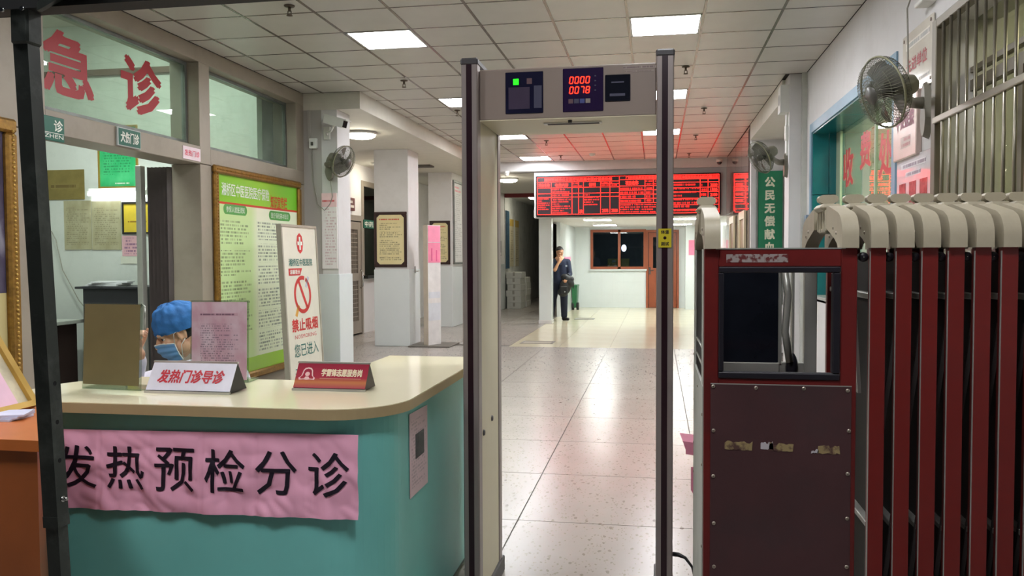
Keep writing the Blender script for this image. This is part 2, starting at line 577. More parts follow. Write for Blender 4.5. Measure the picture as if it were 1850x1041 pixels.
# sills and door threshold
dusty = glass('dusty_transom_glass', (228, 236, 228), .9, haze=.16, hazecol=(200, 212, 200))
alu_dark = mat('aged_aluminium', (128, 132, 128), .42, metal=.55, var=.08, dirt=(84, 84, 78), dirt_amt=.5)
def win(name, y0, y1, z0, z1, xg, m):
    h = holder(name, (xg, (y0 + y1) / 2, z0))
    fr = MB()
    fr.box(xg - .02, xg + .02, y0, y0 + .03, z0, z1).box(xg - .02, xg + .02, y1 - .03, y1, z0, z1).box(xg - .02, xg + .02, y0 + .03, y1 - .03, z0, z0 + .05).box(xg - .02, xg + .02, y0 + .03, y1 - .03, z1 - .03, z1)
    part(fr, 'window_frame', alu_dark, h)
    part(MB().box(xg - .003, xg + .003, y0 + .03, y1 - .03, z0 + .05, z1 - .03), 'window_pane', m, h)
    return h
window_1 = win('window_1', 5.02, 6.95, 2.445, 3.205, XL - .14, dusty)
window_2 = win('window_2', 7.13, 9.0, 2.44, 3.205, XL - .14, dusty)
red_letter = mat('red_vinyl', (170, 24, 34), .45, var=.03)
letters('急', (XL - .132, 5.43, 2.835), Y_, Z_, .54, .46, red_letter, window_1, 'lettering', bold=.03)
letters('诊', (XL - .132, 6.30, 2.85), Y_, Z_, .55, .47, red_letter, window_1, 'lettering', bold=.03)

# treatment room behind the left wall
iw = mat('treatment_room_wall', (212, 215, 210), .6, var=.03, scale=1.2, dirt=(180, 186, 178), dirt_amt=.4)
wall_room = holder('wall_treatment_room', (-6.3, 8.7, 0))
part(MB().box(-9, XL - TH, 8.62, 8.74, 0, 4.15), 'wall_panel', iw, wall_room)
part(MB().box(-9.1, -9, 2, 8.7, 0, 4.15), 'wall_panel', iw, wall_room)
part(MB().box(-9, XL - TH, 1.9, 2.0, 0, 4.15), 'wall_panel', iw, wall_room)
part(MB().box(-9, XL - TH, 2, 8.7, 4.1, 4.2), 'room_ceiling', soffit_m, wall_room)
part(MB().box(-9, XL - TH, 8.57, 8.62, 3.52, 3.585), 'wall_strip', mat('brown_trim', (110, 88, 78), .5), wall_room)

# ---- right wall with two openings
XR = 1.55
wall_right = holder('wall_right', (XR, 5, 0))
def wr(y0, y1, z0, z1, m=wall_white, x0=XR, x1=XR + .3):
    return part(MB().box(x0, x1, y0, y1, z0, z1), 'wall_panel', m, wall_right)
wr(-.2, 9.2, 2.76, CE)
wr(4.97, 5.81, 0, 2.76)
wr(-.2, 2.4, 0, 2.76)
wr(2.4, 4.97, 0, 1.0)
wr(2.4, 4.97, 2.72, 2.76)
wr(8.92, 9.2, 0, 2.76)
wr(5.81, 8.92, 0, 1.0)
wr(9.2, 9.5, 0, CE, x0=1.38, x1=1.85)              # pillar
part(MB().box(1.50, 1.56, 9.14, 9.2, 0, CE), 'pipe_cover', mat('pale_pipe_cover', (196, 198, 190), .5), wall_right)
wr(9.5, 12.62, 3.12, CE, soffit_m, x0=1.345, x1=2.0)  # dropped beam
wr(9.5, 12.62, 0, 3.12, wall_white, x0=1.90, x1=2.0)  # back of the recess
wr(12.62, 12.74, 0, CE, wall_white, x0=1.36, x1=2.0)
gloss_red = mat('glossy_wall_tile', (122, 108, 104), .05, var=.02, scale=1)
wr(12.74, 16.74, 0, CE, gloss_red, x0=1.345, x1=1.6)
wr(16.74, 23.3, 0, 2.3, wall_cool, x0=1.345, x1=1.6)
# strip tiles of the glossy wall
for k in range(4):
    part(MB().box(1.336, 1.346, 12.78 + k * .99, 13.75 + k * .99, 2.22, 3.3), 'wall_tile', gloss_red, wall_right)
# door surrounds on the glossy wall
cream = mat('cream_door_frame', (206, 192, 160), .4, var=.03)
wood_brown = mat('brown_door_leaf', (150, 122, 92), .45, var=.05)
for n, (y0, y1) in enumerate(((14.75, 15.6), (13.0, 13.85))):
    h = holder('door_%d' % (n + 2), (1.345, (y0 + y1) / 2, 0))
    part(MB().box(1.30, 1.336, y0, y0 + .1, 0, 2.12).box(1.30, 1.336, y1 - .1, y1, 0, 2.12).box(1.30, 1.336, y0 + .1, y1 - .1, 2.0, 2.12), 'door_frame', cream, h)
    part(MB().box(1.325, 1.34, y0 + .1, y1 - .1, .01, 2.0), 'door_leaf', wood_brown, h)

# cashier window: light blue surround, teal tiled reveal, glass
teal_tile = mat('teal_reveal_tile', (22, 104, 110), .22, var=.05)
teal_lt = mat('light_blue_surround', (126, 160, 182), .4, var=.04)
pane = glass('cashier_glass', (226, 236, 222), 2.1, haze=.05, hazecol=(190, 206, 186))
window_3 = holder('window_3', (XR, 7.3, 1.0))
fr = MB()
fr.box(XR - .012, XR, 5.81, 8.92, 2.67, 2.76).box(XR - .012, XR, 8.83, 8.92, 1.0, 2.67).box(XR - .012, XR, 5.81, 5.9, 1.0, 2.67)
part(fr, 'window_surround', teal_lt, window_3)
for z0, z1 in ((1.0, 1.44), (1.445, 2.04), (2.045, 2.67)):
    for x0, x1 in ((XR, XR + .155), (XR + .159, XR + .3)):
        part(MB().bbox(x0, x1, 8.8, 8.83, z0, z1, .003), 'reveal_tile', teal_tile, window_3)
    part(MB().bbox(XR, XR + .3, 5.9, 5.92, z0, z1, .003), 'reveal_tile', teal_tile, window_3)
for k in range(5):
    part(MB().bbox(XR, XR + .3, 5.92 + k * .576, 6.492 + k * .576, 2.65, 2.67, .003), 'reveal_tile', teal_tile, window_3)
part(MB().box(XR, XR + .34, 5.9, 8.83, .98, 1.03), 'counter_sill', mat('sill_stone', (150, 150, 146), .25), window_3)
part(MB().box(XR + .235, XR + .243, 5.92, 8.8, 1.03, 2.65), 'window_pane', pane, window_3)
part(MB().box(XR + .225, XR + .25, 8.62, 8.8, 1.03, 2.65).box(XR + .225, XR + .25, 7.28, 7.32, 1.03, 2.65), 'window_frame', mat('pale_green_frame', (176, 190, 164), .4), window_3)
red_glass = mat('red_glass_letter', (204, 58, 66), .4)
letters('收', (XR + .231, 8.30, 2.26), -Y_, Z_, .40, .36, red_glass, window_3, bold=.025)
letters('费', (XR + .231, 7.65, 2.345), -Y_, Z_, .37, .32, red_glass, window_3, bold=.025)
letters('处', (XR + .231, 7.0, 2.23), -Y_, Z_, .40, .36, red_glass, window_3, bold=.025)
# cashier room
wall_cash = holder('wall_cashier_room', (3.2, 6, 0))
cashm = mat('cashier_room_wall', (214, 214, 202), .6, var=.05, scale=1)
part(MB().box(3.3, 3.4, 2.2, 9.3, 0, 3.3), 'wall_panel', cashm, wall_cash)
part(MB().box(1.85, 3.3, 9.2, 9.3, 0, 3.3), 'wall_panel', cashm, wall_cash)
part(MB().box(1.85, 3.3, 2.2, 2.3, 0, 3.3), 'wall_panel', cashm, wall_cash)
part(MB().box(1.85, 3.3, 5.25, 5.32, 0, 3.3), 'wall_panel', cashm, wall_cash)
part(MB().box(1.85, 3.4, 2.2, 9.3, 3.2, 3.3), 'room_ceiling', soffit_m, wall_cash)

# barred window
window_4 = holder('window_4', (XR, 3.7, 1.0))
steel = mat('stainless_bar', (150, 144, 130), .3, metal=.85, var=.06)
frm = mat('bronze_window_frame', (112, 104, 88), .45, metal=.3, var=.06)
part(MB().bbox(1.50, 1.55, 4.9, 4.97, 1.0, 2.72).bbox(1.50, 1.55, 2.4, 4.9, 2.67, 2.72), 'grille_frame', frm, window_4)
part(MB().bbox(1.485, 1.515, 2.4, 4.9, 2.145, 2.18), 'grille_rail', steel, window_4)
part(MB().bbox(1.485, 1.515, 2.4, 4.9, 1.45, 1.485), 'grille_rail', steel, window_4)
bar = MB().cyl((0, 0, 0), (0, 0, 1.67), .008, 10).mesh('grille_bar'); bar.materials.append(steel)
for k in range(20):
    share(bar, 'grille_bar', (1.5, 4.78 - .115 * k, 1.0), window_4)
part(MB().box(1.70, 1.74, 2.4, 4.97, 2.33, 2.39).box(1.70, 1.74, 2.4, 4.97, 2.43, 2.46).box(1.70, 1.74, 4.3, 4.36, 1.0, 2.33).box(1.70, 1.74, 3.5, 3.56, 1.0, 2.33), 'window_frame', frm, window_4)
part(MB().box(1.719, 1.725, 2.4, 4.97, 1.0, 2.72), 'window_pane', glass('office_glass', (228, 228, 214), 1.3, haze=.10, hazecol=(150, 156, 130)), window_4)
cur = MB()
cur.grid(lambda u, v: V((1.95 + .035 * math.sin(u * 60), 2.45 + u * 1.15, 1.0 + v * 1.35)), 120, 2)
tag(part(cur, 'curtain', mat('ochre_curtain', (150, 124, 66), .8, var=.1)), 'ochre pleated curtain hanging behind the barred window', 'curtain')

# ---- left aisle: beam, soffit, pier, columns, far wall
wall_aisle = holder('wall_aisle', (-5.45, 15, 0))
part(MB().box(-5.6, -5.45, 9.2, 13.85, 0, 3.15), 'wall_panel', wall_white, wall_aisle)
part(MB().box(-5.6, -5.45, 13.85, 14.82, 2.2, 3.15), 'wall_panel', wall_white, wall_aisle)
part(MB().box(-5.6, -5.45, 14.82, 16.3, 2.87, 3.15), 'wall_panel', wall_white, wall_aisle)
part(MB().box(-5.6, -5.45, 14.82, 16.3, 0, 1.05), 'wall_panel', wall_white, wall_aisle)
part(MB().box(-5.6, -5.45, 16.3, 23, 0, 3.15), 'wall_panel', wall_white, wall_aisle)
part(MB().box(-5.6, -4.37, 9.1, 9.22, 0, 3.4), 'wall_panel', wall_white, wall_aisle)
part(MB().box(-7.0, -5.6, 13.9, 14.0, 0, 3.2).box(-7.0, -6.9, 14, 17, 0, 3.2).box(-7.0, -5.6, 16.9, 17, 0, 3.2), 'pharmacy_wall', mat('dim_room_wall', (120, 128, 124), .7), wall_aisle)
ceiling_aisle = holder('ceiling_aisle', (-4.4, 15, 3.15))
part(MB().box(-5.6, -3.385, 9.2, 23, 3.15, 3.42), 'soffit', soffit_m, ceiling_aisle)
pier = MB().box(-4.37, -3.86, 9.2, 9.45, 0, 3.15)
trim_1 = struct(pier, 'wall_pier', stone_gray)
trim_1['kind'] = 'structure'

def column(x0, x1, y0, y1, name='column', h=3.15):
    c = holder(name, ((x0 + x1) / 2, (y0 + y1) / 2, 0))
    part(MB().bbox(x0 + .012, x1 - .012, y0 + .012, y1 - .012, 1.22, h, .004), 'column_shaft', wall_white, c)
    part(MB().bbox(x0, x1, y0, y1, 0, 1.235, .006), 'column_wainscot', wall_cool, c)
    return c
col1 = column(-3.93, -3.655, 9.19, 9.62)
col2 = column(-4.485, -3.895, 12.75, 13.36)
col3 = column(-4.61, -4.09, 16.4, 17.3)
col4 = column(-4.6, -4.1, 21.1, 22.35, h=3.15)

# steel grille door and pharmacy window on the aisle wall
XA = -5.45
door_1 = holder('door_1', (XA, 14.3, 0))
dm = mat('beige_grey_steel_door', (164, 154, 142), .38, metal=.35, var=.05)
part(MB().box(XA - .03, XA + .03, 13.85, 13.93, 0, 2.2).box(XA - .03, XA + .03, 14.74, 14.82, 0, 2.2).box(XA - .03, XA + .03, 13.93, 14.74, 2.1, 2.2), 'door_frame', dm, door_1)
lf = MB()
for (y0, y1, z0, z1) in ((13.94, 14.08, .03, 2.08), (14.58, 14.73, .03, 2.08), (14.08, 14.58, .03, .26), (14.08, 14.58, 1.0, 1.14), (14.08, 14.58, 1.94, 2.08)):
    lf.box(XA - .02, XA + .02, y0, y1, z0, z1)
part(lf, 'door_leaf', dm, door_1)
part(MB().box(XA - .03, XA - .012, 14.08, 14.58, .26, 1.94), 'mesh_backing', mat('dark_mesh', (70, 68, 62), .7), door_1)
for z0, z1, n in ((.26, 1.0, 9), (1.14, 1.94, 10)):
    st = MB()
    for k in range(1, n): st.box(XA - .01, XA + .006, 14.08, 14.58, z0 + (z1 - z0) * k / n - .006, z0 + (z1 - z0) * k / n + .006)
    for k in range(1, 12): st.box(XA - .012, XA + .002, 14.08 + .5 * k / 12 - .006, 14.08 + .5 * k / 12 + .006, z0, z1)
    part(st, 'grille', dm, door_1)
part(MB().tube([(XA + .02, 14.68, .86), (XA + .07, 14.68, .9), (XA + .07, 14.68, 1.16), (XA + .02, 14.68, 1.2)], .013, 8), 'door_handle', mat('chrome', (200, 200, 200), .15, metal=1.0), door_1)
window_5 = holder('window_5', (XA, 15.5, 1.05))
part(MB().box(XA - .05, XA + .02, 14.82, 14.92, 1.05, 2.87).box(XA - .05, XA + .02, 14.92, 16.3, 2.77, 2.87).box(XA - .05, XA + .02, 16.2, 16.3, 1.05, 2.77), 'window_frame', mat('taupe_wood_frame', (150, 140, 126), .5), window_5)
part(MB().box(XA - .03, XA - .024, 14.92, 16.2, 1.1, 2.77), 'window_pane', glass('pharmacy_glass', (196, 206, 200), 1.0), window_5)
part(MB().box(XA - .2, XA + .12, 14.82, 16.3, 1.03, 1.09), 'window_sill', mat('black_granite', (36, 36, 36), .2), window_5)

# ---- far end: beam, bulkhead with the LED board, back room, dim corridor
YB = 16.75
wall_bulk = holder('wall_bulkhead', (-.5, YB, 2.2))
part(MB().box(-3.385, 1.345, YB - .1, YB + .3, 3.16, CE + .1), 'beam', wall_white, wall_bulk)
part(MB().box(-2.46, 1.345, YB, YB + .2, 2.215, 3.16), 'fascia', wall_white, wall_bulk)
struct(MB().box(-2.5, 1.6, YB + .2, 23.3, 2.24, 2.4), 'ceiling_back_room', wall_white)
struct(MB().box(-3.385, -2.46, YB + .3, 23, 3.15, 3.4), 'ceiling_back_aisle', soffit_m)
struct(MB().box(-2.46, -2.42, YB + .2, 23, 2.4, 3.15), 'wall_back_fascia', wall_white)
wall_back = holder('wall_back', (-.5, 23.2, 0))
def wb(x0, x1, z0, z1, m=wall_cool): return part(MB().box(x0, x1, 23.2, 23.35, z0, z1), 'wall_panel', m, wall_back)
wb(-2.3, -1.82, 0, 2.25); wb(-1.82, -.29, 0, 1.07); wb(-1.82, -.29, 2.17, 2.25); wb(-.29, .6, 2.15, 2.25); wb(.6, 1.4, 0, 2.25)
for k in range(3):
    for i in range(5):
        if k * .36 > 1.0: continue
        part(MB().bbox(-1.82 + i * .306, -1.82 + i * .306 + .3055, 23.188, 23.202, k * .356 + .0006, k * .356 + .3556, .0012), 'wall_tile', wall_cool, wall_back)
part(MB().box(-2.1, 1.6, 25.2, 25.3, 0, 2.4).box(-2.1, -2.0, 23.35, 25.2, 0, 2.4).box(1.5, 1.6, 23.35, 25.2, 0, 2.4).box(-2.1, 1.6, 23.35, 25.3, 2.4, 2.5), 'office_wall', mat('dark_office_wall', (160, 164, 164), .7), wall_back)
window_6 = holder('window_6', (-1.05, 23.2, 1.07))
redwood = mat('reddish_brown_wood', (146, 74, 44), .4, var=.08, scale=5)
fm = MB()
for x in (-1.82, -1.06, -.36): fm.box(x, x + .07, 23.15, 23.24, 1.07, 2.17)
fm.box(-1.75, -.36, 23.15, 23.24, 1.07, 1.14).box(-1.75, -.36, 23.15, 23.24, 2.1, 2.17)
part(fm, 'window_frame', redwood, window_6)
part(MB().box(-1.75, -1.06, 23.195, 23.2, 1.14, 2.1), 'window_pane', glass('office_window_glass', (180, 190, 190), 1.4), window_6)
part(MB().box(-.99, -.36, 23.195, 23.2, 1.14, 2.1), 'window_pane', MATS['office_window_glass'], window_6)
part(MB().box(-1.86, -.27, 23.1, 23.19, 1.03, 1.07), 'window_sill', wall_cool, window_6)
door_4 = holder('door_4', (.16, 23.2, 0))
part(MB().box(-.29, -.23, 23.13, 23.24, 0, 2.15).box(.54, .6, 23.13, 23.24, 0, 2.15).box(-.23, .54, 23.13, 23.24, 2.08, 2.15), 'door_frame', redwood, door_4)
dl = MB()
for (x0, x1, z0, z1) in ((-.22, -.1, .01, 2.07), (.41, .53, .01, 2.07), (-.1, .41, .01, 1.1), (-.1, .41, 1.95, 2.07)): dl.box(x0, x1, 23.17, 23.21, z0, z1)
part(dl, 'door_leaf', redwood, door_4)
part(MB().box(-.1, .41, 23.188, 23.193, 1.1, 1.95), 'door_pane', MATS['office_window_glass'], door_4)
part(MB().box(-.205, -.165, 23.155, 23.17, .93, 1.12).box(-.19, -.08, 23.13, 23.15, 1.03, 1.05).box(-.195, -.175, 23.13, 23.17, 1.03, 1.05), 'door_handle', MATS['chrome'], door_4)
# right-hand pier of the back room, left partition with grille opening
struct(MB().box(.76, 1.34, 22.6, 23.19, 0, 2.24), 'wall_back_pier', wall_cool)
struct(MB().box(-2.34, -2.25, 19.55, 23.2, 0, 2.24), 'wall_back_left', wall_cool)
post = holder('white_post', (-2.33, 17.5, 0))
part(MB().bbox(-2.467, -2.195, 17.44, 17.7, 0, 2.235, .006), 'post_cladding', wall_cool, post)
part(MB().bbox(-2.475, -2.187, 17.43, 17.71, 0, .08, .004), 'post_base', wall_white, post)
struct(MB().box(-5.6, -2.46, 23, 23.02, 3.15, 3.4), 'wall_lintel_cap', wall_white)
struct(MB().box(-4.1, -2.34, 22.3, 22.5, 3.05, 3.15), 'trim_1', mat('dark_red_beam', (120, 30, 36), .5))
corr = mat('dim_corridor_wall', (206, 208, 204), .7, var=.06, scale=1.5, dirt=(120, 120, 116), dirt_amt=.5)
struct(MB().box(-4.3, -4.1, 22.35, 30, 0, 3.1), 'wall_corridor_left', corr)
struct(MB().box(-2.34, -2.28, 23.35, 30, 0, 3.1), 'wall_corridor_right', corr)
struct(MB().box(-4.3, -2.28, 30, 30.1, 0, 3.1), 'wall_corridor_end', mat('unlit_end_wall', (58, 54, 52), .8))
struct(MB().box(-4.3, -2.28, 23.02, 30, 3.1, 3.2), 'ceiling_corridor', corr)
gr = MB()
gb = mat('black_iron_grille', (30, 26, 30), .5, metal=.4)
for k in range(9): gr.box(-2.44, -2.42, 17.75 + k * .22, 17.77 + k * .22, .95, 2.2)
for z in (.95, 1.35, 1.8, 2.2): gr.box(-2.445, -2.415, 17.72, 19.55, z - .012, z + .012)
tag(part(gr, 'iron_grille', gb), 'black iron grille standing between the white post and the back room partition', 'grille')

# ================================================================== LAMPS
pan_m = emit('panel_diffuser', (250, 251, 255), PANEL)
white_pl = mat('white_plastic', (228, 228, 222), .35, var=.02)
white_mt = mat('white_enamel', (222, 222, 218), .4, var=.02)
grp = 'square ceiling panel lights'
names = {
    (2, -8): 'square ceiling panel light above the entrance on the left', (6, -8): 'square ceiling panel light above the entrance on the right',
    (2, -3): 'square ceiling panel light above the teal reception desk', (6, -3): 'square ceiling panel light just inside the folding gate',
    (2, 2): 'large square ceiling panel light left of the metal detector arch', (6, 2): 'large square ceiling panel light above the right post of the metal detector',
    (2, 7): 'ceiling panel light half hidden behind the left post of the metal detector', (6, 7): 'ceiling panel light half hidden behind the right post, below the large one',
    (2, 12): 'ceiling panel light seen through the arch at its upper left', (6, 12): 'ceiling panel light seen through the arch in the red glow',
    (2, 17): 'ceiling panel light next to the white beam in front of the far aisle', (6, 17): 'unlit ceiling panel in the red glow just above the LED board'}
for (i, j), lab in names.items():
    x0, y0 = -3.835 + .6 * i, 5.578 + .6 * j
    t = thing('ceiling_light', lab, 'ceiling light', (x0 + .3, y0 + .3, CE - .004), grp)
    f = MB()
    a, b, c, d = x0 + .011, x0 + .589, y0 + .011, y0 + .589
    f.box(a, b, c, c + .018, CE - .004, CE + .018).box(a, b, d - .018, d, CE - .004, CE + .018).box(a, a + .018, c, d, CE - .004, CE + .018).box(b - .018, b, c, d, CE - .004, CE + .018)
    part(f, 'frame', white_mt, t)
    part(MB().box(a + .018, b - .018, c + .018, d - .018, CE - .001, CE + .006), 'diffuser', white_pl if (i, j) == (6, 17) else pan_m, t)

dome_m = emit('dome_diffuser', (255, 248, 226), 34.0)
def dome(x, y, z, lab, on=True, r=.2):
    t = thing('dome_light', lab, 'ceiling light', (x, y, z - .09), 'round dome lights in the side aisle')
    part(MB().lathe((x, y, z), (0, 0, -1), [(.001, 0), (r + .02, 0), (r + .03, .012), (r + .025, .03), (r, .034)], 28), 'base_ring', white_mt, t)
    part(MB().lathe((x, y, z - .034), (0, 0, -1), [(r, 0), (r * .97, .02), (r * .8, .04), (r * .45, .052), (.001, .055)], 28), 'diffuser', dome_m if on else white_pl, t)
dome(-4.02, 10.95, 3.15, 'lit dome light on the aisle soffit above the wall fan')
dome(-3.22, 18.0, 3.15, 'lit dome light on the soffit left of the LED board')
dome(-3.3, 22.75, 3.1, 'small lit dome light behind the dark red beam')
dome(-4.9, 14.6, 3.15, 'dome light of the side aisle hidden behind the first white column')
# twisted dark cable tray / vent seen on the soffit
tag(part(MB().bbox(-4.75, -4.15, 14.95, 15.25, 3.12, 3.15), 'ceiling_vent', mat('dark_vent', (74, 68, 62), .6)), 'flat grey vent on the aisle soffit between the two white columns', 'vent')
# back room strip panels
strip_m = emit('strip_diffuser', (250, 255, 250), 34.0)
for (x, y, lab) in ((-1.27, 18.15, 'back room ceiling panel light nearest the LED board on the left'), (-1.3, 21.3, 'back room ceiling panel light in front of the brown window'), (.55, 18.1, 'back room ceiling panel light nearest the LED board on the right'), (.57, 21.2, 'back room ceiling panel light in front of the brown door')):
    t = thing('ceiling_light', lab, 'ceiling light', (x, y, 2.215), 'back room panel lights')
    part(MB().box(x - .3, x + .3, y - .3, y + .3, 2.222, 2.239), 'frame', white_mt, t)
    part(MB().box(x - .28, x + .28, y - .28, y + .28, 2.216, 2.2225), 'diffuser', strip_m, t)

# treatment room: fluorescent tube on the wall and unseen ceiling panels added to brighten the room
t = thing('tube_light', 'lit fluorescent tube on the treatment room wall under the green poster', 'tube light', (-6.05, 8.6, 2.13))
part(MB().bbox(-6.44, -5.7, 8.57, 8.62, 2.19, 2.235), 'housing', white_mt, t)
part(MB().tube([(-6.42, 8.55, 2.168), (-5.72, 8.55, 2.168)], .018, 12), 'tube', emit('tube_glow', (246, 255, 250), 15.0), t)
part(MB().box(-6.44, -6.42, 8.535, 8.6, 2.15, 2.2).box(-5.72, -5.7, 8.535, 8.6, 2.15, 2.2), 'end_cap', white_pl, t)
for (x, y, lab) in ((-5.25, 7.2, 'unseen panel added to brighten the treatment room, above the transom window'), (-5.25, 4.6, 'unseen panel added to brighten the treatment room, above the doorway')):
    t = thing('ceiling_light', lab, 'ceiling light', (x, y, 4.06))
    part(MB().box(x - .62, x + .62, y - .16, y + .16, 4.08, 4.1), 'frame', white_mt, t)
    part(MB().box(x - .6, x + .6, y - .14, y + .14, 4.065, 4.08), 'diffuser', emit('room_fill_panel', (240, 255, 246), 60.0), t)
# one lamp each for cashier and office; the back office panel is added fill
for (x, y, lab) in ((2.7, 7.3, 'cashier room ceiling light behind the glass'), (2.6, 3.8, 'office ceiling light behind the barred window'), (.9, 24.4, 'dim panel added to brighten the unlit office behind the brown window')):
    zc = 2.4 if y > 20 else 3.2
    t = thing('ceiling_light', lab, 'ceiling light', (x, y, zc - .04))
    part(MB().box(x - .32, x + .32, y - .32, y + .32, zc - .015, zc), 'frame', white_mt, t)
    part(MB().box(x - .3, x + .3, y - .3, y + .3, zc - .025, zc - .014), 'diffuser', emit('cashier_panel', (255, 252, 240), 75.0) if y > 6 and y < 20 else emit('office_panel', (255, 252, 240), 20.0) if y < 6 else emit('office_fill_panel', (235, 245, 255), 2.5), t)

# ---- sprinklers and smoke detector
brass = mat('sprinkler_metal', (96, 84, 70), .4, metal=.5)
spr = [(-2.753, 5.982, 'sprinkler above the left wall nearest the entrance'), (-2.699, 8.708, 'sprinkler beyond the large left ceiling light'), (.285, 8.624, 'sprinkler right of the detector header, nearest'),
       (.6, 11.068, 'sprinkler right of the detector post, second from the front'), (.605, 13.508, 'sprinkler right of the detector post in the red glow'), (.591, 15.873, 'sprinkler right of the detector post next to the LED board'),
       (-1.8, 13.648, 'sprinkler seen through the arch right of the upper lamp'), (-1.798, 15.711, 'sprinkler seen through the arch right of the lower lamp'), (-2.568, 10.598, 'sprinkler beside the lamp at the left detector post')]
for (x, y, lab) in spr:
    t = thing('sprinkler', 'small metal ceiling ' + lab, 'sprinkler', (x, y, CE - .085), 'ceiling sprinklers')
    part(MB().lathe((x, y, CE - .002), (0, 0, -1), [(.001, 0), (.042, 0), (.038, .008), (.012, .012)], 16), 'rose', brass, t)
    part(MB().cyl((x, y, CE - .012), (x, y, CE - .045), .011, 10).cyl((x - .012, y, CE - .04), (x - .014, y, CE - .075), .004, 6).cyl((x + .012, y, CE - .04), (x + .014, y, CE - .075), .004, 6), 'stem', brass, t)
    part(MB().lathe((x, y, CE - .072), (0, 0, -1), [(.001, 0), (.022, 0), (.024, .006), (.001, .008)], 14), 'deflector', brass, t)
t = thing('smoke_detector', 'round white smoke detector on the red-lit ceiling before the LED board', 'smoke detector', (-1.19, 15.58, CE - .05))
part(MB().lathe((-1.19, 15.58, CE), (0, 0, -1), [(.001, 0), (.06, 0), (.06, .015), (.05, .02)], 20), 'base', white_pl, t)
part(MB().lathe((-1.19, 15.58, CE - .02), (0, 0, -1), [(.05, 0), (.045, .02), (.02, .03), (.001, .03)], 20), 'sensor_head', white_pl, t)

# ================================================================== LED BOARD
led = thing('led_board', 'long black LED price board with red glowing text above the back room', 'led display', (-.58, YB - .06, 2.235))
lx0, lx1, lz0, lz1, ly = -2.41, 1.225, 2.235, 3.05, YB - .13
part(MB().bbox(lx0, lx1, ly + .01, YB - .001, lz0, lz1, .006), 'cabinet', mat('black_aluminium', (34, 30, 32), .35, metal=.5), led)
ledc = (255, 30, 22)
LEDS = 6.5
led_line = emit('led_red', ledc, LEDS)
scr = mat('led_screen_off', (44, 30, 36), .4)
part(MB().box(lx0 + .03, lx1 - .03, ly + .004, ly + .012, lz0 + .03, lz1 - .03), 'screen', scr, led)
def L(px): return lx0 + (px - 970) / 332 * (lx1 - lx0)       # positions along the board in its own 332 x 74 raster
def Lz(py): return lz1 - .02 - (py) / 74 * (lz1 - lz0 - .04)
ln = MB()
def hl(x0, x1, y, t=.0036): ln.box(L(x0), L(x1), ly - .001, ly + .004, Lz(y) - t, Lz(y) + t)
def vl(x, y0, y1, t=.0036): ln.box(L(x) - t, L(x) + t, ly - .001, ly + .004, Lz(y1), Lz(y0))
hl(973, 1299, 1); hl(973, 1299, 72)
for x in (973, 1123, 1299): vl(x, 1, 72)
vl(1215, 1, 72)
for y in (10, 21): hl(973, 1123, y)
for y in (32, 39): hl(973, 1123, y)
for x in (999, 1037, 1049, 1058, 1089, 1106): vl(x, 10, 72)
hl(1089, 1123, 15)
for y in (8, 20, 28, 36, 44, 52): hl(1123, 1215, y)
for x in (1169, 1184): vl(x, 8, 52)
for y in (9, 15, 25, 33, 45, 57, 66): hl(1215, 1299, y)
for x in (1266, 1280): vl(x, 9, 72)
part(ln, 'grid_lines', led_line, led)
def ledtext(body, x0, x1, y0, y1, bold=.01):
    letters(body, ((L(x0) + L(x1)) / 2, ly + .002, (Lz(y0) + Lz(y1)) / 2), X_, Z_, L(x1) - L(x0), abs(Lz(y1) - Lz(y0)), led_line, led, 'led_text', bold=bold)
ledtext('潮州市城市公立医疗机构基本医疗服务价格', 986, 1110, 2.5, 9)
ledtext('门诊诊查费及医事服务费价格', 1135, 1208, 2, 7.5)
ledtext('湘桥区中医医院药品材料价格公示', 1218, 1297, 2.5, 8.5)
ledtext('项目名称', 975, 996, 12.5, 19)
ledtext('收费内容', 1006, 1030, 12.5, 19)
ledtext('说明', 1068, 1080, 12.5, 19)
ledtext('项目名称', 1134, 1157, 10.5, 18)
for (v, y) in (('2500', 18), ('1500', 27), ('2100', 36), ('2000', 48)): ledtext(v, 1284, 1296, y, y + 5.5)
ledtext('2575', 1092, 1103, 63, 69); ledtext('2500', 1109, 1120, 63, 69); ledtext('次', 1050.5, 1057, 63, 70)
def ledblock(x0, x1, y0, y1, rows, cols, key):
    m = printed('led_small_%s' % key, (44, 30, 36), ledc, 0, rows, cols, (.0, 1.0, .0, 1.0), emission=LEDS * .30, fill=.45, strength=1.0, bandw=.48)
    part(MB().box(L(x0), L(x1), ly, ly + .004, Lz(y1), Lz(y0)), 'led_text', m, led)
ledblock(974, 996, 39.5, 64, 6, 14, 'a'); ledblock(1000, 1036, 22, 31, 2, 22, 'b'); ledblock(1000, 1034, 33, 71, 9, 20, 'c')
ledblock(1059, 1086, 33, 56, 5, 16, 'd'); ledblock(1090, 1122, 10.5, 20, 2, 16, 'e'); ledblock(1038, 1057, 11, 20.5, 2, 8, 'f')
ledblock(1124, 1166, 21, 51.5, 4, 24, 'g'); ledblock(1171, 1182, 21, 51.5, 4, 5, 'h'); ledblock(1124, 1214, 53, 71, 4, 44, 'i')
ledblock(1217, 1264, 16, 70, 8, 26, 'j'); ledblock(1268, 1278, 16, 60, 5, 4, 'k'); ledblock(1170, 1214, 9, 19, 2, 18, 'l')

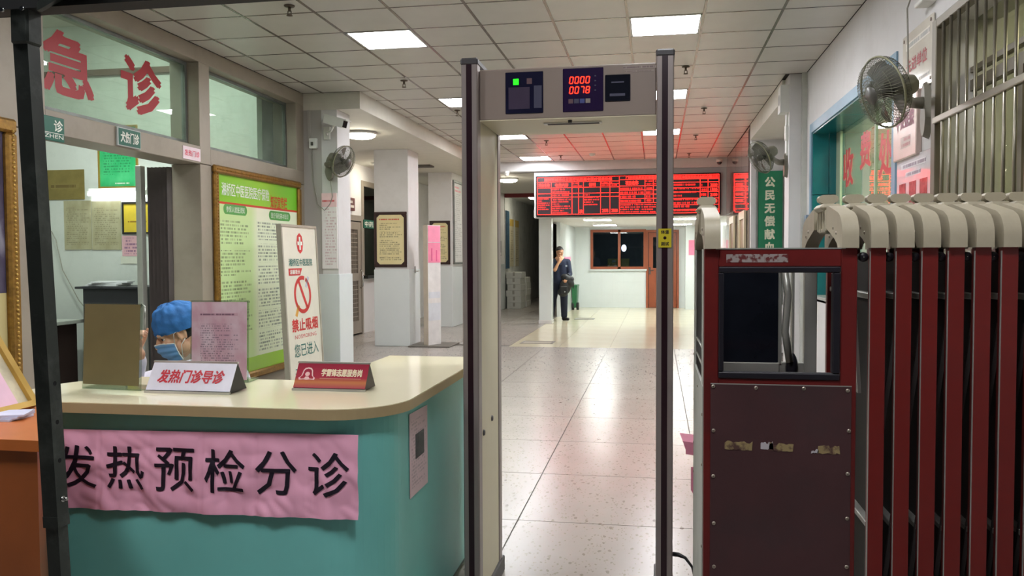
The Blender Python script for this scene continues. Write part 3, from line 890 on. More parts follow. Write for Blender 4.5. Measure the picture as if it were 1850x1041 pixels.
# cameras at the far end
def dome_cam(x, y, z, lab, m):
    t = thing('security_camera', lab, 'security camera', (x, y, z - .1))
    part(MB().lathe((x, y, z), (0, 0, -1), [(.001, 0), (.06, 0), (.06, .05), (.05, .055)], 18), 'base', white_pl, t)
    part(MB().ball((x, y, z - .06), .048, 16, 10), 'dome', m, t)
dome_cam(1.19, YB - .2, 3.30, 'dark dome security camera in the corner right of the LED board', mat('smoked_dome', (26, 24, 28), .1))
dome_cam(-3.0, YB - .18, 3.16, 'small white ball camera under the beam left of the LED board', white_pl)
# bullet camera on the first column
t = thing('security_camera', 'white bullet security camera on a bracket at the first column, above the fan', 'security camera', (-3.72, 9.1, 2.86))
cc, cd = V((-3.60, 8.98, 2.97)), V((.94, -.18, -.28)).normalized()
part(MB().bbox(-3.82, -3.74, 9.165, 9.19, 2.80, 2.95).tube([(-3.78, 9.18, 2.86), (-3.74, 9.06, 2.86), (-3.66, 9.0, 2.87), (-3.62, 8.985, 2.93)], .013, 8), 'bracket', white_pl, t)
cx, cyy, cz = basis(cd)
part(MB().quadbox(cc, cx, cyy, cz, .045, .045, .13), 'body', white_pl, t)
part(MB().quadbox(cc + cyy * .05 + cd * .015, cx, cyy, cz, .055, .006, .155), 'sunshield', white_pl, t)
part(MB().quadbox(cc + cd * .132, cx, cyy, cz, .038, .038, .006), 'lens_window', mat('black_glass', (16, 16, 18), .08), t)

# ================================================================== FANS
fan_gray = mat('fan_grey_plastic', (126, 122, 108), .42, var=.05, dirt=(92, 88, 76), dirt_amt=.4)
fan_dark = mat('fan_dark_plastic', (70, 68, 62), .4)
fan_ring = mat('fan_cage_rim', (128, 126, 100), .4)
blade_m = glass('tinted_fan_blade', (150, 150, 145), .8, rough=.15, haze=.92, hazecol=(120, 118, 110))
wire_m = mat('fan_cage_wire', (104, 104, 88), .35, metal=.4)
def wall_fan(lab, plate_c, plate_n, plate_h, head, hd, R, body=None):
    t = thing('wall_fan', lab, 'wall fan', (plate_c[0], plate_c[1], plate_c[2] - plate_h / 2), 'wall fans')
    body = body or fan_gray
    pc, pn, hd, hc = V(plate_c), V(plate_n), V(hd).normalized(), V(head)
    x, y, z = basis(pn)
    pl = []
    n = 20
    for k in range(n):
        a = 2 * PI * k / n
        pl.append((math.cos(a) * .055 * (1.15 if math.sin(a) < 0 else .9), math.sin(a) * plate_h / 2))
    mb = MB()
    vs = [pc + x * a + y * b for a, b in pl] + [pc + pn * .035 + x * a * .8 + y * b * .9 for a, b in pl]
    mb.add(vs, [tuple(range(n - 1, -1, -1)), tuple(range(n, 2 * n))] + [(k, (k + 1) % n, n + (k + 1) % n, n + k) for k in range(n)], False)
    part(mb, 'wall_plate', body, t)
    mot = hc - hd * .13
    a0 = pc + pn * .03 + y * plate_h * .12
    part(MB().tube([a0, a0 + pn * .06, (a0 + mot) / 2 + pn * .04 - Z_ * .03, mot - Z_ * .07, mot - Z_ * .02], [.036, .03, .026, .026, .03], 12), 'arm', body, t)
    part(MB().lathe(hc, -hd, [(.001, .03), (.05, .035), (.062, .055), (.062, .12), (.05, .165), (.025, .185), (.001, .19)], 22), 'motor_housing', body, t)
    fx, fy, fz = basis(hd)
    # cage: rim, radial wires front and back, a few rings
    def pol(r, a, h): return hc + fx * math.cos(a) * r + fy * math.sin(a) * r + hd * h
    part(MB().tube([pol(R, 2 * PI * k / 40, .02) for k in range(40)], .006, 8, closed=True), 'cage_rim', fan_ring, t)
    wf = MB()
    nw = 64
    for k in range(nw):
        a = 2 * PI * k / nw
        wf.tube([pol(.05, a + .25, .088), pol(R * .55, a + .12, .082), pol(R * .88, a, .06), pol(R, a, .022)], .0016, 3, caps=False)
        wf.tube([pol(.055, a, -.05), pol(R * .75, a, -.045), pol(R * .96, a, -.02), pol(R, a, .018)], .0016, 3, caps=False)
    for rr, h in ((R * .45, .083), (R * .8, .066), (R * .6, -.046), (R * .9, -.03)):
        wf.tube([pol(rr, 2 * PI * k / 32, h) for k in range(32)], .0016, 4, closed=True)
    part(wf, 'cage_wires', wire_m, t)
    part(MB().lathe(hc + hd * .082, hd, [(.052, 0), (.05, .008), (.001, .012)], 20), 'badge', fan_dark, t)
    part(MB().lathe(hc, hd, [(.001, -.03), (.032, -.03), (.036, .03), (.025, .05), (.001, .055)], 18), 'hub', fan_dark, t)
    for b in range(5):
        a0b = 2 * PI * b / 5 + .3
        mb = MB()
        def bl(u, v, a0b=a0b):
            r = .03 + (R * .86 - .03) * v
            sweep = (u - .5) * (1.05 - .15 * v) + v * .25
            return pol(r, a0b + sweep, (u - .5) * .05 * (1 - .3 * v))
        mb.grid(bl, 5, 6)
        part(mb, 'fan_blade', blade_m, t)
    return t
fanR = wall_fan('large grey wall fan with round wire cage on the right wall beside the plaque', (1.55, 5.17, 2.27), (-1, 0, 0), .34, (1.22, 4.80, 2.315), (-.91, -.29, -.28), .192)
fanM = wall_fan('grey wall fan on the white pillar in front of the green vertical sign', (1.38, 9.32, 2.40), (-1, 0, 0), .27, (1.075, 9.0, 2.46), (-.84, -.32, -.44), .175)
fanL = wall_fan('grey wall fan facing right on the first white column at left', (-3.755, 9.185, 2.47), (0, -1, 0), .30, (-3.51, 8.95, 2.52), (.90, -.22, -.34), .182)
wire_w = mat('grey_flex', (150, 146, 136), .5)
tag(part(MB().tube([(1.53, 5.36, 3.0), (1.50, 5.36, 2.98), (1.47, 5.335, 2.9), (1.475, 5.33, 2.7), (1.47, 5.3, 2.5), (1.45, 5.2, 2.40)], .005, 6), 'fan_cable', wire_w), 'grey flexible cable running down to the large right wall fan', 'cable')
tag(part(MB().tube([(-3.96, 9.18, 2.74), (-3.965, 9.17, 2.6), (-3.95, 9.17, 2.3), (-3.90, 9.17, 2.05), (-3.82, 9.17, 1.98), (-3.755, 9.17, 2.05), (-3.72, 9.17, 2.14), (-3.745, 9.17, 2.33)], .005, 6), 'fan_cable', wire_w), 'thin cable looping between the wall socket and the left fan', 'cable')
t = thing('wall_socket', 'white wall socket box on the grey pier beside the left fan', 'socket', (-3.955, 9.19, 2.70))
part(MB().bbox(-4.0, -3.905, 9.155, 9.2, 2.70, 2.82, .006), 'box', white_pl, t)
part(MB().box(-3.968, -3.945, 9.14, 9.156, 2.735, 2.775), 'plug', fan_dark, t)
tag(part(MB().bbox(-4.03, -3.99, 9.185, 9.2, 2.78, 3.15), 'cable_duct', stone_gray), 'narrow painted cable duct above the wall socket', 'duct')

# ================================================================== WALL ITEMS, LEFT
gold = mat('gold_frame', (150, 112, 48), .38, metal=.55, var=.2, scale=30, bump=.3, bscale=60)
gold_pale = mat('pale_gold', (196, 160, 84), .3, metal=.6, var=.1)

def blurprint(c, xd, wd, ht, ink, paper, parent, ax, rows=1, cols=12, name='small_print'):
    """a line or two of print that cannot be read in the photograph"""
    c, xd = V(c), V(xd)
    nr = xd.cross(Z_)
    m = printed('blur_%d_%d_%d_%d_%s_%s' % (ax, rows, cols, int(wd * 1000), '_'.join(map(str, ink)), '_'.join(map(str, paper))), paper, ink, ax, rows, cols, (0, 1, 0, 1), fill=.8, strength=.85)
    return part(MB().quadbox(c, xd, nr, Z_, wd / 2, .0004, ht / 2), name, m, parent)
def sheet(y0, y1, z0, z1, x, m, name, parent=None, d=.004):
    return part(MB().box(x, x + d, y0, y1, z0, z1), name, m, parent)

# green notice board
gb_ = thing('notice_board', 'large gold-framed green notice board on the left wall behind the no-smoking sign', 'notice board', (XL, 8.08, .2))
y0, y1, z0, z1 = 7.13, 9.03, .2, 2.30
f = MB()
for (a, b, c, d) in ((y0, y1, z1 - .075, z1), (y0, y1, z0, z0 + .075), (y0, y0 + .075, z0 + .075, z1 - .075), (y1 - .075, y1, z0 + .075, z1 - .075)): f.bbox(XL, XL + .045, a, b, c, d, .015)
part(f, 'frame', gold, gb_)
bead, bead2 = MB(), MB()
for k in range(70):
    bead.ball((XL + .045, y0 + .04 + k * .026, z1 - .038), .009, 6, 4)
    bead2.ball((XL + .045, y0 + .038, z0 + .05 + k * .0285), .009, 6, 4)
for b_ in (bead, bead2): part(b_, 'frame_beading', gold, gb_)['kind'] = 'stuff'
def greenprint():
    g = G('green_board_print')
    q = g.xyz(g.co('Generated')); u, v = q[1], q[2]
    wave = g.ma('MULTIPLY_ADD', g.ma('SINE', g.ma('MULTIPLY_ADD', u, 5.0, -.6)), -.03, .085)
    wave = g.ma('MULTIPLY_ADD', u, .05, wave)
    body = g.ramp(u, [(0, lin((196, 226, 156))), (.38, lin((206, 230, 166))), (.46, lin((236, 240, 214))), (1, lin((228, 238, 206)))])
    low = g.ma('LESS_THAN', v, wave)
    c = g.mix(low, body, lin((158, 206, 52)))
    hd = g.ramp(u, [(0, lin((120, 190, 40))), (.6, lin((148, 210, 60))), (1, lin((110, 188, 44)))])
    c = g.mix(g.ma('GREATER_THAN', v, .862), c, hd)
    red = g.ma('MULTIPLY', g.ma('GREATER_THAN', v, .855), g.ma('LESS_THAN', v, .866))
    c = g.mix(red, c, lin((206, 60, 40)))
    g.l(c, g.b.inputs['Base Color']); g.b.inputs['Roughness'].default_value = .3
    return g.m
part(MB().box(XL, XL + .012, y0 + .07, y1 - .07, z0 + .07, z1 - .07), 'printed_panel', greenprint(), gb_)
wtxt = mat('white_print', (236, 240, 228), .5); rtxt = mat('red_orange_print', (206, 84, 36), .5)
gpill = mat('green_pill', (84, 160, 74), .5)
letters('湘桥区中医医院医疗保险', (XL + .0135, 7.78, 2.09), Y_, Z_, .98, .125, wtxt, gb_, bold=.01)
letters('知识宣传栏', (XL + .0135, 8.50, 2.03), Y_, Z_, .40, .135, rtxt, gb_, bold=.02)
for (cy, wd, body, cz) in ((7.55, .46, '参保人就医须知', 1.90), (8.52, .52, '医疗保险基本知识', 1.885)):
    pm = MB()
    pts = [(cy - wd / 2 + .05 * (1 - math.cos(a)) if False else cy + (wd / 2 - .05) * (1 if math.cos(a) > 0 else -1) + .05 * math.cos(a), cz + .05 * math.sin(a)) for a in [2 * PI * (k + .5) / 16 for k in range(16)]]
    pm.prism(pts, 'x', XL + .012, XL + .0135)
    part(pm, 'heading_pill', gpill, gb_)
    letters(body, (XL + .0142, cy, cz), Y_, Z_, wd - .1, .06, wtxt, gb_)
pg1 = printed('board_print_left', (202, 228, 162), (92, 112, 72), 1, 34, 30, (.02, .98, .0, 1), paper2=(206, 230, 166), strength=.75, para=4)
pg2 = printed('board_print_right', (232, 239, 210), (84, 100, 90), 1, 40, 34, (.02, .98, .0, 1), paper2=(228, 238, 206), strength=.75, para=6)
sheet(7.24, 7.86, .62, 1.80, XL + .0122, pg1, 'small_print', gb_, .0008)
sheet(7.98, 8.92, .42, 1.81, XL + .0122, pg2, 'small_print', gb_, .0008)

# signs on the lintel
sg = mat('green_sign', (14, 96, 76), .35); sgf = mat('sign_silver_edge', (190, 196, 192), .35, metal=.4)
t = thing('door_sign', 'green door sign reading 犬伤门诊 on the lintel of the left doorway', 'sign', (XL, 5.9, 2.30))
part(MB().bbox(XL, XL + .02, 5.755, 6.045, 2.296, 2.44, .003), 'edge', sgf, t)
part(MB().box(XL + .02, XL + .022, 5.765, 6.035, 2.304, 2.432), 'face', sg, t)
letters('犬伤门诊', (XL + .0235, 5.90, 2.368), Y_, Z_, .23, .085, wtxt, t, bold=.02)
t = thing('door_sign', 'green sign with white 急诊 lettering beside the black pole', 'sign', (XL, 5.0, 2.24))
part(MB().bbox(XL, XL + .02, 4.86, 5.175, 2.235, 2.40, .003), 'face', sg, t)
letters('急    诊', (XL + .0215, 5.02, 2.34), Y_, Z_, .275, .08, wtxt, t, bold=.02)
letters('JI  ZHEN', (XL + .0215, 5.03, 2.262), Y_, Z_, .26, .035, wtxt, t, bold=.01)
part(MB().box(XL + .0205, XL + .0215, 4.87, 5.165, 2.286, 2.290), 'rule', wtxt, t)
t = thing('door_sign', 'small pink-white sign reading 发热门诊 at the right end of the lintel', 'sign', (XL, 6.81, 2.30))
part(MB().box(XL, XL + .006, 6.665, 6.945, 2.302, 2.415), 'face', mat('pale_pink_card', (240, 218, 224), .5), t)
letters('发热门诊', (XL + .0075, 6.805, 2.36), Y_, Z_, .24, .055, mat('pink_red_print', (226, 60, 90), .5), t, bold=.01)

# gold framed picture at the far left
t = thing('picture_frame', 'tall gold-framed picture at the left edge on the taupe wall', 'picture', (XL, 4.3, .3))
f = MB()
for (a, b, c, d) in ((3.7, 4.715, 2.23, 2.32), (3.7, 4.715, .45, .54), (3.7, 3.79, .54, 2.23), (4.62, 4.715, .54, 2.23)): f.bbox(XL, XL + .05, a, b, c, d, .016)
part(f, 'frame', gold, t)
bd = MB()
for k in range(60): bd.ball((XL + .05, 4.668, .56 + k * .0285), .011, 6, 4)
part(bd, 'frame_beading', gold_pale, t)['kind'] = 'stuff'
g = G('painting')
q = g.xyz(g.co('Generated'))
n = g.noise(g.co('Generated'), 6, 5)
c1 = g.ramp(n, [(.3, lin((40, 36, 52))), (.55, lin((86, 78, 100))), (.75, lin((150, 146, 160)))])
g.l(g.mix(g.ma('LESS_THAN', q[2], .40), c1, lin((200, 184, 130))), g.b.inputs['Base Color']); g.b.inputs['Roughness'].default_value = .3
part(MB().box(XL, XL + .012, 3.78, 4.63, .53, 2.24), 'painting', g.m, t)

alu = mat('gate_aluminium', (176, 176, 168), .38, metal=.5, var=.06)
# folding door stacked in the doorway, with its aluminium jamb
t = thing('folding_door', 'folded grey accordion door stacked at the right side of the doorway', 'folding door', (-4.5, 6.85, 0))
zz = []
for k in range(13):
    zz.append((-4.365 - .0195 * k, 6.942 - (.045 if k % 2 else 0)))
pl = [(a, b) for a, b in zz] + [(a, b + .012) for a, b in reversed(zz)]
fm2_ = mat('accordion_shaded_grey', (92, 84, 82), .5, var=.08)  # every second slat painted darker, standing in for pleat shading
fm_ = mat('accordion_grey', (122, 112, 108), .45, var=.08)
for k in range(12):
    (a, b), (c, d) = zz[k], zz[k + 1]
    part(MB().add([(a, b, .02), (c, d, .02), (c, d + .012, .02), (a, b + .012, .02), (a, b, 2.26), (c, d, 2.26), (c, d + .012, 2.26), (a, b + .012, 2.26)], [(0, 3, 2, 1), (4, 5, 6, 7), (0, 1, 5, 4), (1, 2, 6, 5), (2, 3, 7, 6), (3, 0, 4, 7)]), 'door_slat', fm_ if k % 2 else fm2_, t)
part(MB().bbox(-4.655, -4.60, 6.83, 6.90, .02, 2.27), 'lead_post', alu, t)
part(MB().tube([(-4.63, 6.83, .98), (-4.58, 6.78, 1.02), (-4.55, 6.78, 1.0), (-4.55, 6.78, .78)], .008, 6), 'handle', mat('dull_chrome', (190, 190, 184), .25, metal=.9), t)

# posters on the treatment room wall
yw = 8.62
def poster(name, lab, x0, x1, z0, z1, m, frame=None, fw=.02, cat='poster'):
    t = thing(name, lab, cat, ((x0 + x1) / 2, yw, z0))
    if frame:
        f = MB()
        f.box(x0, x1, yw - .02, yw, z1 - fw, z1).box(x0, x1, yw - .02, yw, z0, z0 + fw).box(x0, x0 + fw, yw - .02, yw, z0 + fw, z1 - fw).box(x1 - fw, x1, yw - .02, yw, z0 + fw, z1 - fw)
        part(f, 'frame', frame, t)
    else: fw = 0
    part(MB().box(x0 + fw, x1 - fw, yw - .01, yw, z0 + fw, z1 - fw), 'sheet', m, t)
    return t
t = poster('poster', 'bright green framed poster above the fluorescent tube', -6.33, -5.83, 2.235, 2.95, printed('green_poster', (46, 176, 108), (24, 120, 70), 0, 22, 20, (.1, .9, .2, .92), paper2=(80, 196, 130), strength=.7), gold_pale)
blurprint((-6.02, yw - .0105, 2.29), X_, .2, .03, (226, 240, 226), (60, 184, 116), t, 0, 1, 7)
t = poster('certificate_plaque', 'tarnished brass plaque on the treatment room wall, leftmost', -7.02, -6.52, 2.115, 2.46, mat('tarnished_brass', (140, 124, 72), .45, metal=.3, var=.12), cat='plaque')
blurprint((-6.77, yw - .0105, 2.27), X_, .36, .06, (104, 84, 44), (140, 124, 72), t, 0, 1, 5)
pap = printed('yellowed_rules', (178, 172, 142), (120, 112, 88), 0, 24, 20, (.08, .92, .1, .86), paper2=(160, 152, 120), strength=.6)
poster('poster', 'yellowed rules sheet under the brass plaque, left of a pair', -6.79, -6.44, 1.535, 2.10, pap)
poster('poster', 'yellowed rules sheet right of its twin, under the fluorescent tube', -6.43, -6.06, 1.53, 2.09, pap)
t = poster('poster', 'yellow poster with a red heart in a black frame beside the door jamb', -6.04, -5.66, 1.71, 2.075, mat('yellow_card', (216, 188, 60), .5), mat('black_frame', (30, 28, 26), .4))
hp = []
for k in range(24):
    a = 2 * PI * k / 24
    hp.append((-5.80 + .0034 * 16 * math.sin(a) ** 3, 1.95 + .0034 * (13 * math.cos(a) - 5 * math.cos(2 * a) - 2 * math.cos(3 * a) - math.cos(4 * a))))
part(MB().prism(hp, 'y', yw - .012, yw - .0105), 'heart', mat('heart_red', (200, 60, 50), .5), t)
blurprint((-5.84, yw - .0105, 1.85), X_, .26, .03, (140, 100, 30), (216, 188, 60), t, 0, 1, 8)
t = poster('poster', 'pink paper slip hanging under the yellow heart poster', -6.05, -5.77, 1.455, 1.69, printed('pink_slip_print', (216, 170, 178), (120, 80, 120), 0, 6, 10, (.1, .9, .1, .9)))
poster('poster', 'small white slip under the pink paper slip', -6.07, -5.85, 1.37, 1.452, mat('slip_white', (214, 214, 200), .6))
# shelf stack and desk in the treatment room
t = thing('file_shelf', 'dark shelf unit with papers on top beside the door jamb', 'shelf', (-5.9, 8.3, 0))
dk = mat('dark_cabinet', (44, 44, 50), .5)
part(MB().bbox(-6.18, -5.45, 8.1, 8.58, 0, 1.10), 'cabinet_body', dk, t)
part(MB().bbox(-6.25, -5.4, 8.06, 8.6, 1.10, 1.125), 'cabinet_top', dk, t)
for k in range(3): tag(part(MB().quadbox((-6.0 + .03 * k, 8.28, 1.135 + .018 * k), V((math.cos(.15 * k), math.sin(.15 * k), 0)), V((-math.sin(.15 * k), math.cos(.15 * k), 0)), Z_, .19, .13, .008), 'paper_stack', mat('paper_white', (222, 222, 226), .6)), ['lowest', 'middle', 'topmost'][k] + ' paper pad on the dark shelf unit in the treatment room', 'paper', 'paper pads on the shelf')
t = thing('treatment_desk', 'dark desk with a pale top inside the treatment room', 'desk', (-7.0, 7.9, 0))
part(MB().bbox(-7.9, -6.25, 7.5, 8.2, .72, .76), 'desk_top', mat('desk_top_pale', (170, 174, 166), .4), t)
part(MB().bbox(-7.85, -6.3, 7.55, 8.15, 0, .72), 'desk_body', mat('dark_brown_wood', (46, 32, 28), .55), t)
tag(part(MB().bbox(-6.75, -6.5, 7.7, 7.95, .76, .775), 'paper_stack', MATS['paper_white']), 'white paper pad lying on the treatment room desk', 'paper')
tag(part(MB().tube([(-6.95, 8.6, 1.75), (-6.88, 8.58, 1.65), (-6.8, 8.58, 1.3), (-6.6, 8.58, .95), (-6.45, 8.58, .78)], .006, 6), 'wall_cable', wire_w), 'thin cable hanging down the treatment room wall to the desk', 'cable')

# ================================================================== NO-SMOKING STAND
t = thing('no_smoking_sign', 'white free-standing no-smoking sign board leaning before the green notice board', 'sign', (-3.5, 7.75, 0))
bt, tp = V((-3.475, 7.47, 0)), V((-3.56, 7.47, 1.745))
up = (tp - bt).normalized(); al = V((.03, 1, 0)).normalized(); nrm = al.cross(up).normalized()
ns_c = (bt + tp) / 2 + al * .38
H2 = (tp - bt).length / 2
part(MB().quadbox(ns_c - nrm * .02, al, up, nrm, .38, H2, .02), 'panel', mat('ivory_board', (226, 222, 204), .35, var=.03), t)
al_e = mat('sign_edge', (176, 170, 154), .4, metal=.3)
e = MB()
for sgn in (-1, 1): e.quadbox(ns_c - nrm * .018 + al * .38 * sgn, al, up, nrm, .012, H2 + .012, .026)
for sgn in (-1, 1): e.quadbox(ns_c - nrm * .018 + up * H2 * sgn, al, up, nrm, .38, .012, .026)
part(e, 'edge_frame', al_e, t)
def nsp(a, z): return bt + al * a * .95 + up * z + nrm * .0015
ns_red = mat('no_smoking_red', (206, 48, 44), .45); ns_teal = mat('teal_print', (64, 122, 112), .45)
ring = MB()
N = 40
for k in range(N):
    a, b = 2 * PI * k / N, 2 * PI * (k + 1) / N
    if 1.0 < a < 1.25: continue
    q = lambda r, w_: nsp(.40 + r * math.cos(w_) * 1.05, 1.06 + r * math.sin(w_))
    ring.add([q(.15, a), q(.19, a), q(.19, b), q(.15, b)], [(0, 1, 2, 3)])
ring.add([nsp(.30, 1.19), nsp(.335, 1.215), nsp(.515, .93), nsp(.48, .905)], [(0, 1, 2, 3)])
part(ring, 'no_smoking_ring', ns_red, t)
part(MB().add([nsp(.20, .86), nsp(.245, .84), nsp(.32, .945), nsp(.275, .965)], [(0, 1, 2, 3)]), 'cigarette_tip', mat('cigarette_orange', (222, 164, 70), .5), t)
part(MB().add([nsp(.46, 1.14), nsp(.50, 1.12), nsp(.575, 1.225), nsp(.535, 1.245)], [(0, 1, 2, 3)]), 'cigarette', mat('cigarette_grey', (196, 196, 206), .5), t)
cr = MB()
hx = [(.40 + .078 * (math.cos(a) if abs(math.sin(a)) < .9 else 0), 1.575 + .105 * math.sin(a)) for a in [PI / 4 * k for k in range(8)]]
cr.add([nsp(a, z) for a, z in hx], [tuple(range(8))])
part(cr, 'cross_emblem', ns_red, t)
wc = MB()
for (a, b, c, d) in ((.382, .418, 1.51, 1.64), (.345, .455, 1.557, 1.593)): wc.add([nsp(a, c) + nrm * .001, nsp(b, c) + nrm * .001, nsp(b, d) + nrm * .001, nsp(a, d) + nrm * .001], [(0, 1, 2, 3)])
part(wc, 'white_cross', wtxt, t)
letters('湘桥区中医医院', nsp(.40, 1.385), al, up, .52, .075, ns_teal, t, bold=.02)
part(MB().add([nsp(.11, 1.255), nsp(.37, 1.255), nsp(.42, 1.325), nsp(.11, 1.325)], [(0, 1, 2, 3)]), 'red_tab', ns_red, t)
letters('温馨提示', nsp(.25, 1.29) + nrm * .001, al, up, .22, .045, wtxt, t, bold=.02)
letters('禁止吸烟', nsp(.42, .76), al, up, .58, .13, ns_red, t, bold=.03)
letters('NOSMOKING', nsp(.42, .645), al, up, .48, .04, mat('pink_thin_print', (220, 110, 110), .5), t)
letters('您已进入', nsp(.42, .51), al, up, .54, .13, ns_teal, t, bold=.01)
letters('无烟医院', nsp(.42, .28), al, up, .56, .13, ns_teal, t, bold=.01)

# ================================================================== COLUMN ITEMS
ypos = 9.185
t = thing('poster', 'white poster with a pink heading on the first white column below the fan', 'poster', (-3.79, ypos, 1.3))
part(MB().box(-3.86, -3.672, ypos - .006, ypos + .012, 1.30, 2.18), 'sheet', printed('column_poster', (238, 232, 232), (196, 150, 160), 0, 26, 9, (.2, .95, .05, .84), strength=.6), t)
part(MB().box(-3.86, -3.672, ypos - .0085, ypos - .006, 2.02, 2.18), 'pink_heading', mat('pink_heading', (238, 200, 204), .5), t)
blurprint((-3.766, ypos - .0092, 2.09), X_, .17, .035, (206, 50, 56), (238, 200, 204), t, 0, 1, 11)
def wood_board(lab, x0, x1, yp, z0, z1):
    t = thing('notice_plaque', lab, 'notice board', ((x0 + x1) / 2, yp, z0), 'wood-framed notices on the columns')
    f = MB(); w_ = .045
    for (a, b, c, d) in ((x0, x1, z1 - w_, z1), (x0, x1, z0, z0 + w_), (x0, x0 + w_, z0 + w_, z1 - w_), (x1 - w_, x1, z0 + w_, z1 - w_)): f.bbox(a, b, yp - .025, yp, c, d, .005)
    part(f, 'frame', mat('dark_rosewood', (52, 32, 28), .35, var=.1), t)
    c = MB()
    for a in (x0 + w_, x1 - w_):
        for b in (z0 + w_, z1 - w_):
            sx = 1 if a < (x0 + x1) / 2 else -1; sz = 1 if b < (z0 + z1) / 2 else -1
            c.add([(a, yp - .016, b), (a + sx * .05, yp - .016, b), (a, yp - .016, b + sz * .05)], [(0, 1, 2)])
    part(c, 'corner_piece', MATS['dark_rosewood'], t)
    part(MB().box(x0 + w_, x1 - w_, yp - .012, yp, z0 + w_, z1 - w_), 'sheet', printed('cream_notice', (226, 214, 166), (96, 90, 68), 0, 26, 34, (.1, .9, .08, .84), paper2=(222, 208, 156), strength=.75, para=6), t)
    blurprint(((x0 + x1) / 2, yp - .0128, z1 - .12), X_, (x1 - x0) * .68, .04, (200, 60, 50), (226, 214, 166), t, 0, 1, 12)
    return t
wood_board('dark-framed cream notice on the nearer white column behind the reception desk', -4.475, -3.93, 12.76, 1.27, 2.155)
wood_board('dark-framed cream notice on the further column, half hidden by the pink-topped standing board', -4.57, -4.14, 16.41, 1.28, 2.17)
t = thing('notice_case', 'narrow glazed notice case on the side of the further column', 'notice board', (-4.09, 16.85, 1.28))
part(MB().bbox(-4.102, -4.06, 16.46, 17.28, 1.28, 1.32).bbox(-4.102, -4.06, 16.46, 17.28, 2.95, 3.0).bbox(-4.102, -4.06, 16.46, 16.5, 1.32, 2.95).bbox(-4.102, -4.06, 17.24, 17.28, 1.32, 2.95), 'frame', alu_dark, t)
part(MB().box(-4.098, -4.085, 16.5, 17.24, 1.32, 2.95), 'sheet', printed('case_print', (206, 206, 202), (150, 150, 148), 1, 40, 20, (.08, .92, .06, .9)), t)
blurprint((-4.0845, 16.87, 2.83), Y_, .6, .14, (214, 120, 130), (206, 206, 202), t, 1, 2, 9)
# sign over the grille door, pharmacy sign
t = thing('door_sign', 'small dark red sign box above the grey grille door', 'sign', (XA, 14.15, 2.28))
part(MB().bbox(XA, XA + .06, 13.98, 14.34, 2.27, 2.50), 'box', mat('maroon_box', (110, 64, 62), .5), t)
blurprint((XA + .061, 14.18, 2.385), Y_, .26, .16, (226, 220, 210), (96, 56, 56), t, 1, 2, 3)
t = thing('door_sign', 'green sign beginning 中药 on the pharmacy window behind the column', 'sign', (XA, 15.3, 2.0))
part(MB().bbox(XA + .02, XA + .04, 14.86, 15.7, 1.98, 2.14), 'face', sg, t)
letters('中药房', (XA + .0415, 15.25, 2.06), Y_, Z_, .7, .11, wtxt, t, bold=.02)
tag(part(MB().bbox(-6.6, -6.45, 15.3, 16.2, 2.1, 2.6), 'red_box', mat('red_poster_box', (176, 44, 40), .5)), 'red box standing in the dim pharmacy behind the window', 'box')
# hand sanitiser holder on the near column
t = thing('wall_hook', 'small chrome bottle holder on the right side of the nearer white column', 'bracket', (-3.895, 13.05, 1.17))
part(MB().tube([(-3.88 + .05 * math.cos(a), 13.05 + .05 * math.sin(a), 1.2) for a in [2 * PI * k / 14 for k in range(14)]], .006, 6, closed=True).box(-3.895, -3.88, 13.03, 13.07, 1.17, 1.28), 'ring', MATS['chrome'], t)

# standing temperature board with a pink sheet on top
t = thing('standing_board', 'tall white standing board with pink sheets on top beside the nearer column', 'standing board', (-3.55, 12.95, 0))
part(MB().bbox(-3.89, -3.21, 12.62, 13.3, 0, .02), 'base_plate', mat('dark_base_plate', (110, 106, 100), .5, metal=.3), t)
sb0, sb1 = V((-3.665, 12.72, 0)), V((-3.46, 13.12, 0))
sd = (sb1 - sb0).normalized(); sn = V((sd.y, -sd.x, 0))
sc_ = (sb0 + sb1) / 2
part(MB().quadbox(sc_ + Z_ * .98, sd, sn, Z_, .15, .045, .96), 'board', mat('white_board', (232, 228, 226), .45), t)
part(MB().quadbox(sc_ + Z_ * .98 - sd * .153, sd, sn, Z_, .004, .046, .962), 'edge_strip', mat('beige_edge', (196, 184, 168), .5), t)
for (zc, hh, cl) in ((1.80, .13, (244, 150, 178)), (1.50, .16, (246, 142, 172))):
    part(MB().quadbox(sc_ + sn * .047 + Z_ * zc + sd * .0, sd, sn, Z_, .142, .002, hh), 'pink_sheet', mat('pink_sheet_%d' % int(zc * 10), cl, .6), t)
pk = mat('magenta_print', (226, 90, 140), .5)
part(MB().quadbox(sc_ + sn * .05 + Z_ * 1.47 - sd * .06, sd, sn, Z_, .012, .001, .10).quadbox(sc_ + sn * .05 + Z_ * 1.45 + sd * .05, sd, sn, Z_, .012, .001, .09), 'pink_marks', pk, t)
part(MB().quadbox(sc_ + sn * .047 + Z_ * .82, sd, sn, Z_, .13, .002, .05).quadbox(sc_ + sn * .047 + Z_ * .55, sd, sn, Z_, .138, .003, .14), 'label_sheet', mat('cool_white_label', (220, 222, 228), .5), t)

